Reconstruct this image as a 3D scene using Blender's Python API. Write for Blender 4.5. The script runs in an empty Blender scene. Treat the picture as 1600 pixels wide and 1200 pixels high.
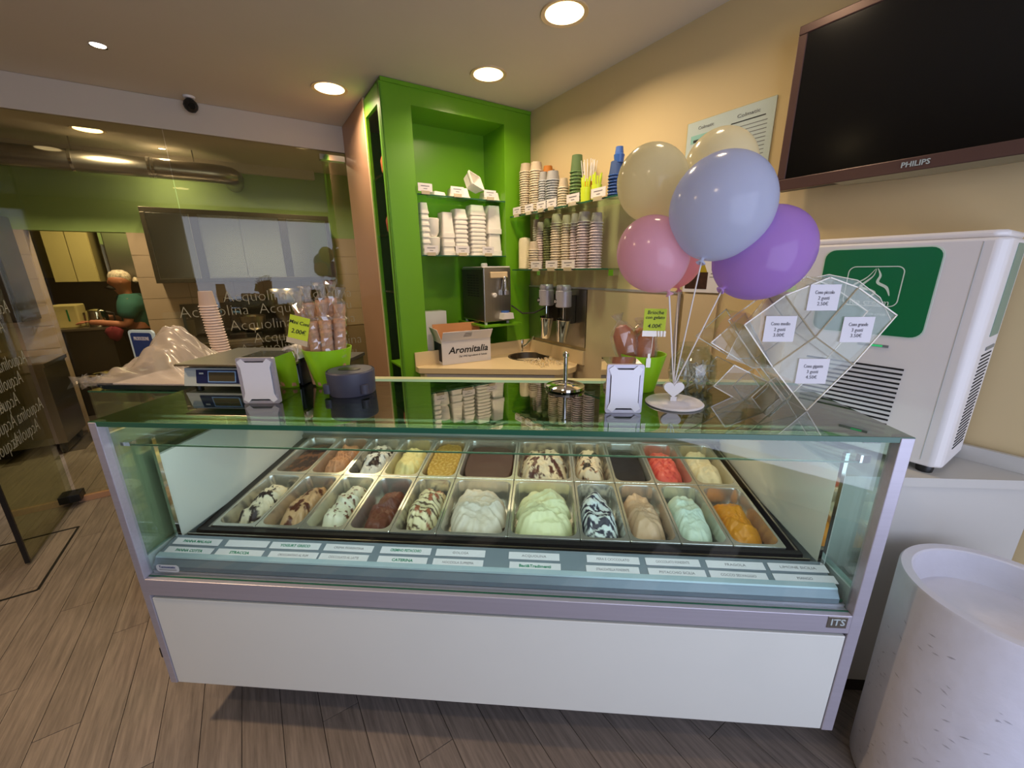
import bpy, bmesh, math, random
import numpy as np
from mathutils import Vector, Matrix, Euler

random.seed(4)
rng = np.random.RandomState(4)
S = bpy.context.scene
COL = S.collection
PI = math.pi

# ------------------------------------------------------------------ camera
CAM = np.array([1.27841273, -0.96994571, 1.56894438])
YAW, PITCH, ROLL, F = -0.0807230045, 0.278146678, -0.0118578338, 626.0615933
TH = -0.652118645                      # the shop walls stand turned by this angle to the counter
PHI = -TH
def _R(yaw, pitch, roll):
    cy, sy, cp, sp, cr, sr = np.cos(yaw), np.sin(yaw), np.cos(pitch), np.sin(pitch), np.cos(roll), np.sin(roll)
    f = np.array([sy*cp, cy*cp, -sp]); r = np.array([cy, -sy, 0]); u = np.cross(r, f)
    return np.array([r*cr+u*sr, -r*sr+u*cr, f])
M_ = _R(YAW, PITCH, ROLL)
cd = bpy.data.cameras.new('camera'); cam = bpy.data.objects.new('camera', cd); COL.objects.link(cam)
cd.sensor_width = 36; cd.lens = F/1600*36; cd.clip_start = .02; cd.clip_end = 100
cam.matrix_world = Matrix(((M_[0][0], M_[1][0], -M_[2][0], CAM[0]), (M_[0][1], M_[1][1], -M_[2][1], CAM[1]),
                           (M_[0][2], M_[1][2], -M_[2][2], CAM[2]), (0, 0, 0, 1)))
S.camera = cam
V = np.array([np.sin(TH), np.cos(TH), 0]); U = np.array([np.cos(TH), -np.sin(TH), 0])
K = np.array([1.16710766, 2.43258799, 0.0])     # foot of the corner between green cabinet and right wall
# ------------------------------------------------------------------ room coordinates (u along the green cabinet, v away from the street)
def P3(u, v, z=0.0):
    q = K+U*u+V*v; return (q[0], q[1], z)
def _ray(x, y): return M_.T @ np.array([(x-800)/F, -(y-600)/F, 1])
def _pl(x, y, n, P0):
    d = _ray(x, y); return CAM+d*(np.dot(np.array(P0)-CAM, n)/np.dot(d, n))
def uv(P):
    d = np.array(P)-K; return (d @ U, d @ V, P[2])
# where a measured sight line of the photograph meets a known plane of the place
def onZ(x, y, z): return _pl(x, y, (0, 0, 1), (0, 0, z))
def onY(x, y, Y): return _pl(x, y, (0, 1, 0), (0, Y, 0))
def onX(x, y, X): return _pl(x, y, (1, 0, 0), (X, 0, 0))
def onV(x, y, v): return uv(_pl(x, y, V, K+V*v))
def onU(x, y, u): return uv(_pl(x, y, U, K+U*u))
def onZuv(x, y, z): return uv(onZ(x, y, z))

# ------------------------------------------------------------------ world, daylight, exposure
S.view_settings.view_transform = 'Standard'; S.view_settings.look = 'None'
S.view_settings.gamma = 1; S.view_settings.use_curve_mapping = False
S.view_settings.exposure = -0.25
w = bpy.data.worlds.new('sky'); S.world = w; w.use_nodes = True
w.node_tree.nodes['Background'].inputs[0].default_value = (.62, .74, 1, 1)
w.node_tree.nodes['Background'].inputs[1].default_value = 1.0
def area(name, loc, rot, sx, sy, power, color, spread=PI):
    l = bpy.data.lights.new(name, 'AREA'); l.shape = 'RECTANGLE'; l.size = sx; l.size_y = sy
    l.energy = power; l.color = color; l.spread = spread
    o = bpy.data.objects.new(name, l); COL.objects.link(o); o.location = loc; o.rotation_euler = rot
    return o
# daylight through the shop window behind the camera, on its right
WIN = (-2.7, -.25, .25, 2.5, -4.3)     # u0, u1, z0, z1, v
area('window_daylight', P3((WIN[0]+WIN[1])/2, WIN[4]+.02, (WIN[2]+WIN[3])/2), (PI/2, 0, PHI+PI*0), WIN[1]-WIN[0], WIN[3]-WIN[2], 52, (.70, .76, 1))

# ------------------------------------------------------------------ materials
def lin(c):
    return tuple((x/255/12.92 if x/255 <= .04045 else ((x/255+.055)/1.055)**2.4) for x in c)+(1,)
def mat(name, c, rough=.5, metal=0, noise=0, scale=8, bump=0, stretch=None, spec=.5, coat=0, alpha=None, trans=0):
    m = bpy.data.materials.new(name); m.use_nodes = True
    nt = m.node_tree; b = nt.nodes['Principled BSDF']
    b.inputs['Base Color'].default_value = lin(c); b.inputs['Roughness'].default_value = rough
    b.inputs['Metallic'].default_value = metal; b.inputs['Specular IOR Level'].default_value = spec
    b.inputs['Coat Weight'].default_value = coat
    if trans: b.inputs['Transmission Weight'].default_value = trans
    if noise or bump:
        tc = nt.nodes.new('ShaderNodeTexCoord'); mp = nt.nodes.new('ShaderNodeMapping'); nz = nt.nodes.new('ShaderNodeTexNoise')
        nt.links.new(tc.outputs['Object'], mp.inputs[0]); nt.links.new(mp.outputs[0], nz.inputs[0])
        if stretch: mp.inputs['Scale'].default_value = stretch
        nz.inputs['Scale'].default_value = scale; nz.inputs['Detail'].default_value = 5
        if noise:
            r = nt.nodes.new('ShaderNodeMapRange'); r.inputs[1].default_value = .25; r.inputs[2].default_value = .75
            r.inputs[3].default_value = 1-noise; r.inputs[4].default_value = 1+noise*.5
            mx = nt.nodes.new('ShaderNodeVectorMath'); mx.operation = 'SCALE'; mx.inputs[0].default_value = lin(c)[:3]
            nt.links.new(nz.outputs[0], r.inputs[0]); nt.links.new(r.outputs[0], mx.inputs['Scale']); nt.links.new(mx.outputs[0], b.inputs['Base Color'])
        if bump:
            bp = nt.nodes.new('ShaderNodeBump'); bp.inputs['Strength'].default_value = bump; bp.inputs['Distance'].default_value = .01
            nt.links.new(nz.outputs[0], bp.inputs['Height']); nt.links.new(bp.outputs[0], b.inputs['Normal'])
    return m
def emis(name, c, s):
    m = bpy.data.materials.new(name); m.use_nodes = True; nt = m.node_tree
    b = nt.nodes['Principled BSDF']; b.inputs['Emission Color'].default_value = lin(c); b.inputs['Emission Strength'].default_value = s
    b.inputs['Base Color'].default_value = lin(c)
    return m
def glass(name, tint=(235, 248, 242), ior=1.5, rough=.0, milk=0, milkc=(220, 225, 225), boost=0):
    # sheet glass or film: sees through with a tint, mirrors by Fresnel, optional milky share
    m = bpy.data.materials.new(name); m.use_nodes = True; nt = m.node_tree; nt.nodes.clear()
    out = nt.nodes.new('ShaderNodeOutputMaterial'); mx = nt.nodes.new('ShaderNodeMixShader')
    tr = nt.nodes.new('ShaderNodeBsdfTransparent'); tr.inputs[0].default_value = lin(tint)
    gl = nt.nodes.new('ShaderNodeBsdfGlossy'); gl.inputs['Roughness'].default_value = rough; gl.inputs['Color'].default_value = (1, 1, 1, 1)
    fr = nt.nodes.new('ShaderNodeFresnel'); fr.inputs[0].default_value = ior
    geo = nt.nodes.new('ShaderNodeNewGeometry')
    # same Fresnel from both sides of the sheet
    mi = nt.nodes.new('ShaderNodeMix'); mi.data_type = 'FLOAT'
    mi.inputs[2].default_value = ior; mi.inputs[3].default_value = 1/ior
    nt.links.new(geo.outputs['Backfacing'], mi.inputs[0]); nt.links.new(mi.outputs[0], fr.inputs[0])
    fac = fr.outputs[0]
    if boost:
        ad = nt.nodes.new('ShaderNodeMath'); ad.operation = 'ADD'; ad.inputs[1].default_value = boost; ad.use_clamp = True
        nt.links.new(fac, ad.inputs[0]); fac = ad.outputs[0]
    base = tr
    if milk:
        df = nt.nodes.new('ShaderNodeBsdfDiffuse'); df.inputs[0].default_value = lin(milkc)
        m2 = nt.nodes.new('ShaderNodeMixShader'); m2.inputs[0].default_value = milk
        nt.links.new(tr.outputs[0], m2.inputs[1]); nt.links.new(df.outputs[0], m2.inputs[2]); base = m2
    nt.links.new(fac, mx.inputs[0]); nt.links.new(base.outputs[0], mx.inputs[1]); nt.links.new(gl.outputs[0], mx.inputs[2])
    nt.links.new(mx.outputs[0], out.inputs[0])
    return m
def attrmat(name, rough=.4, sss=0):
    m = bpy.data.materials.new(name); m.use_nodes = True; nt = m.node_tree; b = nt.nodes['Principled BSDF']
    a = nt.nodes.new('ShaderNodeAttribute'); a.attribute_name = 'Col'
    nt.links.new(a.outputs['Color'], b.inputs['Base Color']); b.inputs['Roughness'].default_value = rough
    return m
m_ceil = mat('ceiling paint', (206, 196, 182), .9, noise=.03, scale=2)
m_wall = mat('cream wall paint', (206, 185, 140), .85, noise=.03, scale=2, bump=.03)
m_panelw = mat('beige laminate wall panel', (205, 185, 150), .5, noise=.04, scale=3)
m_kgreen = mat('pale green kitchen paint', (150, 178, 112), .8, noise=.04, scale=2)
m_tile = mat('beige wall tile', (188, 166, 146), .35, noise=.05, scale=3)
m_grout = mat('tile grout', (150, 130, 108), .9, noise=.1)
m_green = mat('lime green lacquer', (102, 160, 26), .32, noise=.03, scale=3)
m_greend = mat('green edge', (120, 190, 60), .4, noise=.03)
m_brown = mat('brown beige panel', (178, 140, 112), .38, noise=.04, scale=3)
m_edge = mat('cream edging', (215, 190, 150), .5, noise=.03)
m_white = mat('white lacquer', (222, 224, 216), .22, noise=.01, coat=.3)
m_wplas = mat('white plastic', (226, 222, 220), .38, noise=.015)
m_wpaper = mat('white paper', (220, 218, 224), .8, noise=.02)
m_alu = mat('brushed aluminium', (186, 182, 194), .38, .45, noise=.06, scale=4, stretch=(.4, 30, 30))
m_steel = mat('brushed steel', (176, 170, 160), .3, 1, noise=.1, scale=5, stretch=(30, 30, .5))
m_pan = mat('stainless pan steel', (222, 220, 210), .24, .8, noise=.05, scale=6)
m_chrome = mat('polished chrome', (225, 225, 225), .06, 1, noise=.01)
m_dark = mat('black plastic', (22, 22, 24), .4, noise=.1)
m_dsteel = mat('dark steel', (86, 80, 70), .35, .8, noise=.1)
m_screen = mat('black screen glass', (7, 7, 7), .16, noise=.05)
m_bezel = mat('bronze tv bezel', (96, 72, 66), .3, .3, noise=.03)
m_grey = mat('grey enamel', (120, 126, 128), .35, noise=.02)
m_lgrey = mat('light grey enamel', (172, 184, 184), .35, noise=.02)
m_glass = glass('clear sheet glass', (248, 253, 250), 1.5)
m_gshelf = glass('green shelf glass', (222, 242, 230), 1.5, boost=.05)
m_gedge = mat('green glass edge', (42, 92, 72), .15, noise=.05)
m_gtop = glass('counter top glass', (168, 186, 158), 1.6, boost=.13)
m_gside = glass('case side glass', (232, 246, 240), 1.5, boost=.06)
m_part = glass('smoky partition glass', (236, 232, 214), 1.45, boost=.0)
m_door = glass('door glass', (214, 218, 186), 1.5, boost=.02)
m_acr = glass('clear acrylic', (244, 246, 243), 1.4, milk=.04, milkc=(225, 220, 210))
m_acre = glass('polished acrylic edge', (225, 220, 200), 1.5, milk=.55, milkc=(232, 218, 190), boost=.1)
m_film = glass('crinkled clear film', (248, 248, 248), 1.45, rough=.08, milk=.05, milkc=(235, 230, 222), boost=.08)
m_bag = glass('milky plastic bag', (240, 236, 232), 1.4, rough=.25, milk=.42, milkc=(214, 204, 192), boost=.04)
m_frost = mat('frosted lettering', (150, 150, 136), .7, noise=.03)
m_ink = mat('black ink', (24, 22, 28), .7, noise=.05)
m_gink = mat('green ink', (20, 130, 96), .7, noise=.05)
m_greyink = mat('grey ink', (120, 118, 124), .7, noise=.05)
m_note = mat('yellow green note paper', (186, 206, 48), .7, noise=.03)
m_pot = mat('lime plastic pot', (142, 196, 20), .35, noise=.02)
m_puck = mat('anthracite plastic', (62, 64, 82), .5, noise=.05, scale=60)
m_poly = mat('white polystyrene', (236, 230, 218), .75, noise=.03, scale=30)
m_card = mat('price card', (224, 218, 216), .7, noise=.02)
m_cardboard = mat('brown cardboard', (196, 136, 88), .85, noise=.06)
m_cupw = mat('ivory paper cup', (238, 226, 200), .6, noise=.02)
m_cupp = mat('pink white paper cup', (240, 224, 220), .6, noise=.02)
m_cupl = mat('lilac white paper cup', (226, 214, 220), .6, noise=.02)
m_cupb = mat('grey blue patterned cup', (196, 202, 208), .6, noise=.12, scale=60)
m_cupm = mat('many coloured patterned cup', (128, 138, 84), .6, noise=.6, scale=90)
m_cuporange = mat('orange plastic', (232, 150, 50), .4, noise=.03)
m_blue = mat('blue plastic cup', (56, 96, 168), .3, noise=.05)
m_lgreen = mat('green sundae cup', (112, 150, 92), .35, noise=.05)
m_lime = mat('lime plastic spoon', (206, 226, 60), .35, noise=.03)
m_counter = mat('beige laminate worktop', (224, 202, 160), .4, noise=.03)
m_cab = mat('cream cabinet laminate', (212, 196, 164), .5, noise=.02)
m_machg = mat('deep green printed panel', (14, 112, 66), .3, noise=.03)
m_mechs = mat('silver green printed panel', (120, 148, 132), .35, noise=.03)
m_logo = mat('pale logo print', (208, 224, 208), .5, noise=.02)
m_vent = mat('vent shadow black', (26, 26, 28), .8, noise=.05)
m_stone = mat('white rough stone', (205, 205, 216), .8, noise=.04, scale=20, bump=.25)
m_rcount = mat('pale grey laminate', (192, 190, 184), .45, noise=.02)
m_skin = mat('skin', (176, 112, 84), .55, noise=.05)
m_hair = mat('dark beard', (28, 20, 16), .8, noise=.1)
m_teal = mat('teal cotton', (36, 92, 84), .85, noise=.08, scale=30)
m_band = mat('patterned bandana', (226, 206, 184), .8, noise=.75, scale=38)
m_wafer = mat('rolled wafer', (200, 152, 114), .6, noise=.22, scale=60, bump=.3)
m_bread = mat('browned brioche', (186, 108, 60), .4, noise=.3, scale=18)
m_kcream = mat('cream kitchen laminate', (196, 180, 120), .5, noise=.03)
m_sign = mat('blue sign', (36, 58, 120), .4, noise=.05)
m_plinth = mat('dark plinth', (44, 40, 38), .6, noise=.05)
m_wood = mat('reddish wood', (150, 66, 40), .6, noise=.1)
m_lampw = emis('lamp glow warm', (255, 226, 170), 7)
m_lampc = emis('lamp glow white', (255, 244, 226), 12)
m_gel = attrmat('gelato', .42)
def plankmat():
    m = bpy.data.materials.new('grey brown wood effect plank'); m.use_nodes = True; nt = m.node_tree; b = nt.nodes['Principled BSDF']
    tc = nt.nodes.new('ShaderNodeTexCoord'); mp = nt.nodes.new('ShaderNodeMapping'); mp.inputs['Scale'].default_value = (26, 1.6, 1)
    oi = nt.nodes.new('ShaderNodeObjectInfo'); ad = nt.nodes.new('ShaderNodeVectorMath'); ad.operation = 'ADD'
    sc = nt.nodes.new('ShaderNodeMath'); sc.operation = 'MULTIPLY'; sc.inputs[1].default_value = 40
    nt.links.new(oi.outputs['Random'], sc.inputs[0]); nt.links.new(tc.outputs['Object'], mp.inputs[0])
    nt.links.new(mp.outputs[0], ad.inputs[0]); nt.links.new(sc.outputs[0], ad.inputs[1])
    nz = nt.nodes.new('ShaderNodeTexNoise'); nz.inputs['Scale'].default_value = 3.2; nz.inputs['Detail'].default_value = 7; nz.inputs['Roughness'].default_value = .65
    nt.links.new(ad.outputs[0], nz.inputs[0])
    cr = nt.nodes.new('ShaderNodeValToRGB'); e = cr.color_ramp.elements
    e[0].position = .3; e[0].color = lin((100, 92, 86)); e[1].position = .72; e[1].color = lin((142, 131, 122))
    nt.links.new(nz.outputs[0], cr.inputs[0])
    hv = nt.nodes.new('ShaderNodeHueSaturation'); mr = nt.nodes.new('ShaderNodeMapRange'); mr.inputs[3].default_value = .9; mr.inputs[4].default_value = 1.08
    nt.links.new(oi.outputs['Random'], mr.inputs[0]); nt.links.new(mr.outputs[0], hv.inputs['Value']); nt.links.new(cr.outputs[0], hv.inputs['Color'])
    nt.links.new(hv.outputs[0], b.inputs['Base Color']); b.inputs['Roughness'].default_value = .5
    bp = nt.nodes.new('ShaderNodeBump'); bp.inputs['Strength'].default_value = .15; bp.inputs['Distance'].default_value = .004
    nt.links.new(nz.outputs[0], bp.inputs['Height']); nt.links.new(bp.outputs[0], b.inputs['Normal'])
    return m
m_plank = plankmat()
m_floorb = mat('floor joint', (58, 50, 44), .8, noise=.1)

# ------------------------------------------------------------------ mesh helpers
class MB:
    def __init__(s): s.v = []; s.f = []; s.m = []
    def add(s, vs, fs, mi=0, mtx=None):
        n = len(s.v)
        for p in vs:
            s.v.append(tuple(mtx @ Vector(p)) if mtx is not None else tuple(p))
        for f in fs: s.f.append([i+n for i in f]); s.m.append(mi)
        return s
    def box(s, x0, x1, y0, y1, z0, z1, mi=0, mtx=None):
        vs = [(x, y, z) for z in (z0, z1) for y in (y0, y1) for x in (x0, x1)]
        return s.add(vs, [(0, 2, 3, 1), (4, 5, 7, 6), (0, 1, 5, 4), (2, 6, 7, 3), (0, 4, 6, 2), (1, 3, 7, 5)], mi, mtx)
    def prism(s, poly, z0, z1, mi=0, mtx=None):
        n = len(poly); vs = [(x, y, z0) for x, y in poly]+[(x, y, z1) for x, y in poly]
        fs = [list(range(n))[::-1], list(range(n, 2*n))]+[(i, (i+1) % n, (i+1) % n+n, i+n) for i in range(n)]
        return s.add(vs, fs, mi, mtx)
    def lathe(s, prof, n=24, c=(0, 0, 0), mi=0, mtx=None, cap=True, sx=1, sy=1):
        vs = [(c[0]+r*math.cos(2*PI*k/n)*sx, c[1]+r*math.sin(2*PI*k/n)*sy, c[2]+z) for r, z in prof for k in range(n)]
        fs = [(i*n+k, i*n+(k+1) % n, (i+1)*n+(k+1) % n, (i+1)*n+k) for i in range(len(prof)-1) for k in range(n)]
        if cap:
            if prof[0][0] > 1e-4: fs.append(list(range(n))[::-1])
            if prof[-1][0] > 1e-4: fs.append([(len(prof)-1)*n+k for k in range(n)])
        return s.add(vs, fs, mi, mtx)
    def tube(s, path, r, n=8, mi=0, mtx=None):
        path = [Vector(p) for p in path]; m = len(path); rs = r if isinstance(r, (list, tuple)) else [r]*m
        vs = []; prev = None
        for i, p in enumerate(path):
            t = (path[min(i+1, m-1)]-path[max(i-1, 0)]).normalized()
            a = prev if prev is not None else (Vector((0, 0, 1)) if abs(t.z) < .9 else Vector((1, 0, 0)))
            x = (a-t*a.dot(t)).normalized(); prev = x; y = t.cross(x)
            for k in range(n): vs.append(p+(x*math.cos(2*PI*k/n)+y*math.sin(2*PI*k/n))*rs[i])
        fs = [(i*n+k, i*n+(k+1) % n, (i+1)*n+(k+1) % n, (i+1)*n+k) for i in range(m-1) for k in range(n)]
        fs += [list(range(n))[::-1], [(m-1)*n+k for k in range(n)]]
        return s.add(vs, fs, mi, mtx)
    def loft(s, rings, mi=0, capb=True, capt=True, mtx=None):
        n = len(rings[0]); vs = [p for r in rings for p in r]
        fs = [(i*n+k, i*n+(k+1) % n, (i+1)*n+(k+1) % n, (i+1)*n+k) for i in range(len(rings)-1) for k in range(n)]
        if capb: fs.append(list(range(n))[::-1])
        if capt: fs.append([(len(rings)-1)*n+k for k in range(n)])
        return s.add(vs, fs, mi, mtx)
    def mesh(s, name, mats, smooth=False):
        me = bpy.data.meshes.new(name); me.from_pydata(s.v, [], s.f)
        for m in (mats if isinstance(mats, (list, tuple)) else [mats]): me.materials.append(m)
        me.polygons.foreach_set('material_index', s.m)
        me.polygons.foreach_set('use_smooth', [bool(smooth)]*len(s.f)); me.update()
        bm = bmesh.new(); bm.from_mesh(me); bmesh.ops.recalc_face_normals(bm, faces=bm.faces); bm.to_mesh(me); bm.free()
        if smooth and smooth != 'all':
            me.set_sharp_from_angle(angle=math.radians(38))
        return me
    def build(s, name, mats, parent=None, smooth=False, bevel=0, loc=None, rot=None, label=None):
        o = bpy.data.objects.new(name, s.mesh(name, mats, smooth)); COL.objects.link(o)
        if parent is not None: o.parent = parent
        if loc is not None: o.location = loc
        if rot is not None: o.rotation_euler = rot
        if bevel:
            b = o.modifiers.new('bevel', 'BEVEL'); b.width = bevel; b.segments = 2; b.limit_method = 'ANGLE'; b.angle_limit = .6
        if label: o['label'] = label
        return o
def rrect(w, l, r, z, n=5, cx=0, cy=0):
    pts = []
    for (sx, sy, a0) in ((1, 1, 0), (-1, 1, PI/2), (-1, -1, PI), (1, -1, 1.5*PI)):
        for k in range(n+1):
            a = a0+PI/2*k/n
            pts.append((cx+sx*(w/2-r)+r*math.cos(a), cy+sy*(l/2-r)+r*math.sin(a), z))
    return pts
def tag(o, label, cat, group=None, kind=None):
    o['label'] = label; o['category'] = cat
    if group: o['group'] = group
    if kind: o['kind'] = kind
    return o
def thing(name, label, cat, loc=(0, 0, 0), rz=0, group=None, rot=None):
    o = bpy.data.objects.new(name, None); COL.objects.link(o); o.empty_display_size = .05
    o.location = loc; o.rotation_euler = rot if rot else (0, 0, rz)
    return tag(o, label, cat, group)
def rthing(name, label, cat, u, v, z, group=None):     # a thing that stands square to the shop walls
    return thing(name, label, cat, P3(u, v, z), PHI, group)
def struct(o): o['kind'] = 'structure'; return o
def room(mb): pass
RM = Matrix.Translation(Vector(P3(0, 0, 0))) @ Matrix.Rotation(PHI, 4, 'Z')     # room (u,v,z) -> world
def dup(root, loc=None, rot=None, label=None, group=None):
    r = root.copy(); COL.objects.link(r)
    if loc is not None: r.location = loc
    if rot is not None: r.rotation_euler = rot
    if label: r['label'] = label
    if group: r['group'] = group
    for ch in list(root.children):
        c = ch.copy(); COL.objects.link(c); c.parent = r
        for g in list(ch.children):
            d = g.copy(); COL.objects.link(d); d.parent = c
    return r
def text(name, s, size, m, parent, loc, rot=(PI/2, 0, 0), align='CENTER', mirror=False, ext=.0006, shear=0, width=None, offset=0, sx=1):
    c = bpy.data.curves.new(name, 'FONT'); c.body = s; c.size = size; c.align_x = align; c.align_y = 'CENTER'
    c.extrude = ext; c.shear = shear; c.resolution_u = 2; c.offset = offset
    t = bpy.data.objects.new(name, c); COL.objects.link(t)
    dg = bpy.context.evaluated_depsgraph_get(); me = bpy.data.meshes.new_from_object(t.evaluated_get(dg))
    bpy.data.objects.remove(t); bpy.data.curves.remove(c)
    me.materials.clear(); me.materials.append(m)
    xs = [v.co.x for v in me.vertices]
    k = sx
    if width and xs: k = width/(max(xs)-min(xs))
    for v in me.vertices: v.co.x *= k*(-1 if mirror else 1)
    o = bpy.data.objects.new(name, me); COL.objects.link(o); o.parent = parent; o.location = loc; o.rotation_euler = rot
    return o

# ================================================================== THE SETTING
H_C = 2.69
VK = 2.84       # kitchen wall
VG = 1.06       # glass partition
fl = struct(MB().box(-6.0, .05, -4.4, 6.0, -.05, -.004, mtx=RM).build('floor', m_floorb))
pw, plen = .1235, 1.19
uph = onZuv(378, 1130, 0)[0]
pm = MB().box(.0012, pw-.0012, .0012, plen-.0012, -.004, 0).mesh('plank', m_plank)
pk = 0
def infr(u, v):
    P = np.array(P3(u, v, 0)); q = M_ @ (P-CAM)
    if q[2] < .25: return False
    x = 800+F*q[0]/q[2]; y = 600-F*q[1]/q[2]
    return -60 < x < 1660 and 540 < y < 1330
for i in range(-32, 24):
    u0 = uph+i*pw
    if u0 > 0 or u0 < -4.4: continue
    off = (i*0.37 % 1)*plen
    for j in range(-6, 6):
        v0 = j*plen+off
        pts = [(u0+a*pw, v0+b*plen) for a in (0, 1) for b in (0, .25, .5, .75, 1)]
        if v0+plen > VK+.4 or not any(infr(*p) for p in pts): continue
        P = np.array(P3(u0+.06, v0+.6, 0))
        if pk >= 290: continue
        o = bpy.data.objects.new('plank', pm); COL.objects.link(o); o.location = P3(u0, v0, 0); o.rotation_euler = (0, 0, PHI); o.parent = fl
        pk += 1
# floor duct frame near the glass door
hf = MB()
q = [onZuv(*p, 0) for p in ((0, 857), (123, 823), (62, 921), (0, 938))]
hu0, hu1, hv0, hv1 = -3.9, q[1][0], q[2][1], q[1][1]
for a, b, c, d in ((hu0, hu1, hv1-.006, hv1+.006), (hu0, hu1, hv0-.006, hv0+.006), (hu1-.006, hu1+.006, hv0, hv1)):
    hf.box(a, b, c, d, 0, .0025, mtx=RM)
struct(hf.build('trim_3', m_dark))

struct(MB().box(-6.0, .05, -4.4, 6.0, H_C, H_C+.1, mtx=RM).build('ceiling', m_ceil))
struct(MB().box(0, .12, -4.4, 3.0, 0, H_C, mtx=RM).build('wall_right', m_wall))
# street side with the window the daylight comes through
wf = MB(); a, b, c, d, v0 = WIN
for bx in ((-6, a, 0, H_C), (b, .05, 0, H_C), (a, b, 0, c), (a, b, d, H_C)): wf.box(bx[0], bx[1], v0-.15, v0, bx[2], bx[3], mtx=RM)
struct(wf.build('wall_front', m_wall))
struct(MB().box(-6.1, -6.0, -4.4, 6.0, 0, H_C, mtx=RM).build('wall_left', m_wall))
# kitchen wall with doorway
du0, du1, dz = onV(37, 362, VK)[0], -2.885, 1.965
kb = MB()
kb.box(-6, du0, VK, VK+.12, 0, dz, 1, mtx=RM); kb.box(du1, -.2, VK, VK+.12, 0, dz, 1, mtx=RM); kb.box(-6, -.2, VK, VK+.12, dz, H_C, 0, mtx=RM)
wb = struct(kb.build('wall_back', [m_kgreen, m_grout]))
tm = MB().box(.002, .398, -.008, 0, .002, .213).mesh('tile', m_tile)
def tiles(ua, ub, za, zb):
    n = 0
    u = ub
    while u > ua+.02:
        wd = min(.4, u-ua)
        z = zb
        while z > za+.01:
            o = bpy.data.objects.new('tile', tm); COL.objects.link(o); o.parent = wb
            o.location = P3(u-wd, VK, z-.215); o.rotation_euler = (0, 0, PHI); o.scale = (wd/.4, 1, 1)
            z -= .215; n += 1
        u -= .4
tiles(du1, du1+.8, .68, dz); tiles(-1.4, -.7, .9, dz); tiles(du0-.4, du0, .03, dz)
tiles(du1+.8, -1.4, .9, 1.5)
struct(MB().box(-6, -.9, 5.4, 5.5, 0, H_C, mtx=RM).build('wall_far', m_kcream))
struct(MB().box(-2.3, -2.2, VK+.12, 5.4, 0, H_C, mtx=RM).build('wall_side', m_kcream))
# beam over the glass partition and its soffit
struct(MB().box(-6, -1.1, VG-.02, VG+.22, 2.5, H_C, mtx=RM).build('trim_1', m_ceil, bevel=.004))
# kitchen-side cove under the ceiling
struct(MB().box(-6, -1.1, VK-.06, VK, 2.6, H_C, mtx=RM).build('trim_2', m_ceil))
# partition right of the brown panel
struct(MB().box(-1.09, -.05, VG, VG+.12, 0, H_C, mtx=RM).build('wall_inner', m_kgreen))

# ---- glass partition with frosted lettering
gp = struct(MB().box(-3.22, -2.28, VG-.006, VG+.006, .04, 2.5, mtx=RM).build('window_1', m_part))
MB().box(-2.275, -1.12, VG-.006, VG+.006, .04, 2.5, mtx=RM).build('glass_pane', m_part, gp)
MB().box(-3.22, -1.12, VG-.015, VG+.015, 0, .04, mtx=RM).build('floor_channel', m_brown, gp)
MB().box(-1.32, -1.13, VG-.03, VG+.03, 2.43, 2.47, mtx=RM).build('door_clamp', m_chrome, gp)
ww = onV(449, 468, VG)[0]-onV(349, 468, VG)[0]
rowz = [onV(376, 554, VG)[2]-.105*2, onV(376, 554, VG)[2]-.105, onV(349, 472, VG)[2], onV(281, 497, VG)[2], onV(360, 517, VG)[2], onV(397, 536, VG)[2], onV(376, 554, VG)[2], ]
rowu = [onV(349, 472, VG)[0], onV(281, 497, VG)[0], onV(349, 472, VG)[0], onV(281, 497, VG)[0], onV(360, 517, VG)[0], onV(397, 536, VG)[0], onV(376, 554, VG)[0], ]
pit = ww*1.17
for i, (z, u0) in enumerate(zip(rowz, rowu)):
    for k in range(-4, 6):
        a = u0+k*pit
        if a < rowu[1]-.05 or a > -1.2: continue
        n = 'Acquolina' if a+ww < -1.13 else 'Acqu'
        t = text('lettering', n, .12, m_frost, gp, P3(a, VG-.008, z+.035), (PI/2, 0, PHI), 'LEFT', width=ww*(1 if len(n) > 4 else .45), offset=-.0026)

# ---- open glass door
dr = struct(MB().box(-3.255, -3.245, .318, 1.075, .012, 2.35, mtx=RM).build('door_1', m_door))
MB().box(-3.26, -3.24, .305, .318, .012, 2.35, mtx=RM).build('door_seal', m_dark, dr)
hb = onZuv(115, 778, .08)
MB().box(-3.30, -3.19, .99, 1.10, .03, .085, mtx=RM).build('floor_hinge', m_dark, dr, bevel=.004)
for i in range(8):
    z = onU(25, 478, -3.239)[2]-.105*i
    for k in range(2):
        text('lettering', 'Acquolina', .12, m_frost, dr, P3(-3.239, 1.07-(.0, .14, .27)[i % 3]*(k == 0)-(.48+(.0, .14, .27)[i % 3]*.3)*k*.8, z), (PI/2, 0, PHI+PI/2), 'LEFT', mirror=True, width=.36, offset=-.002)

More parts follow.
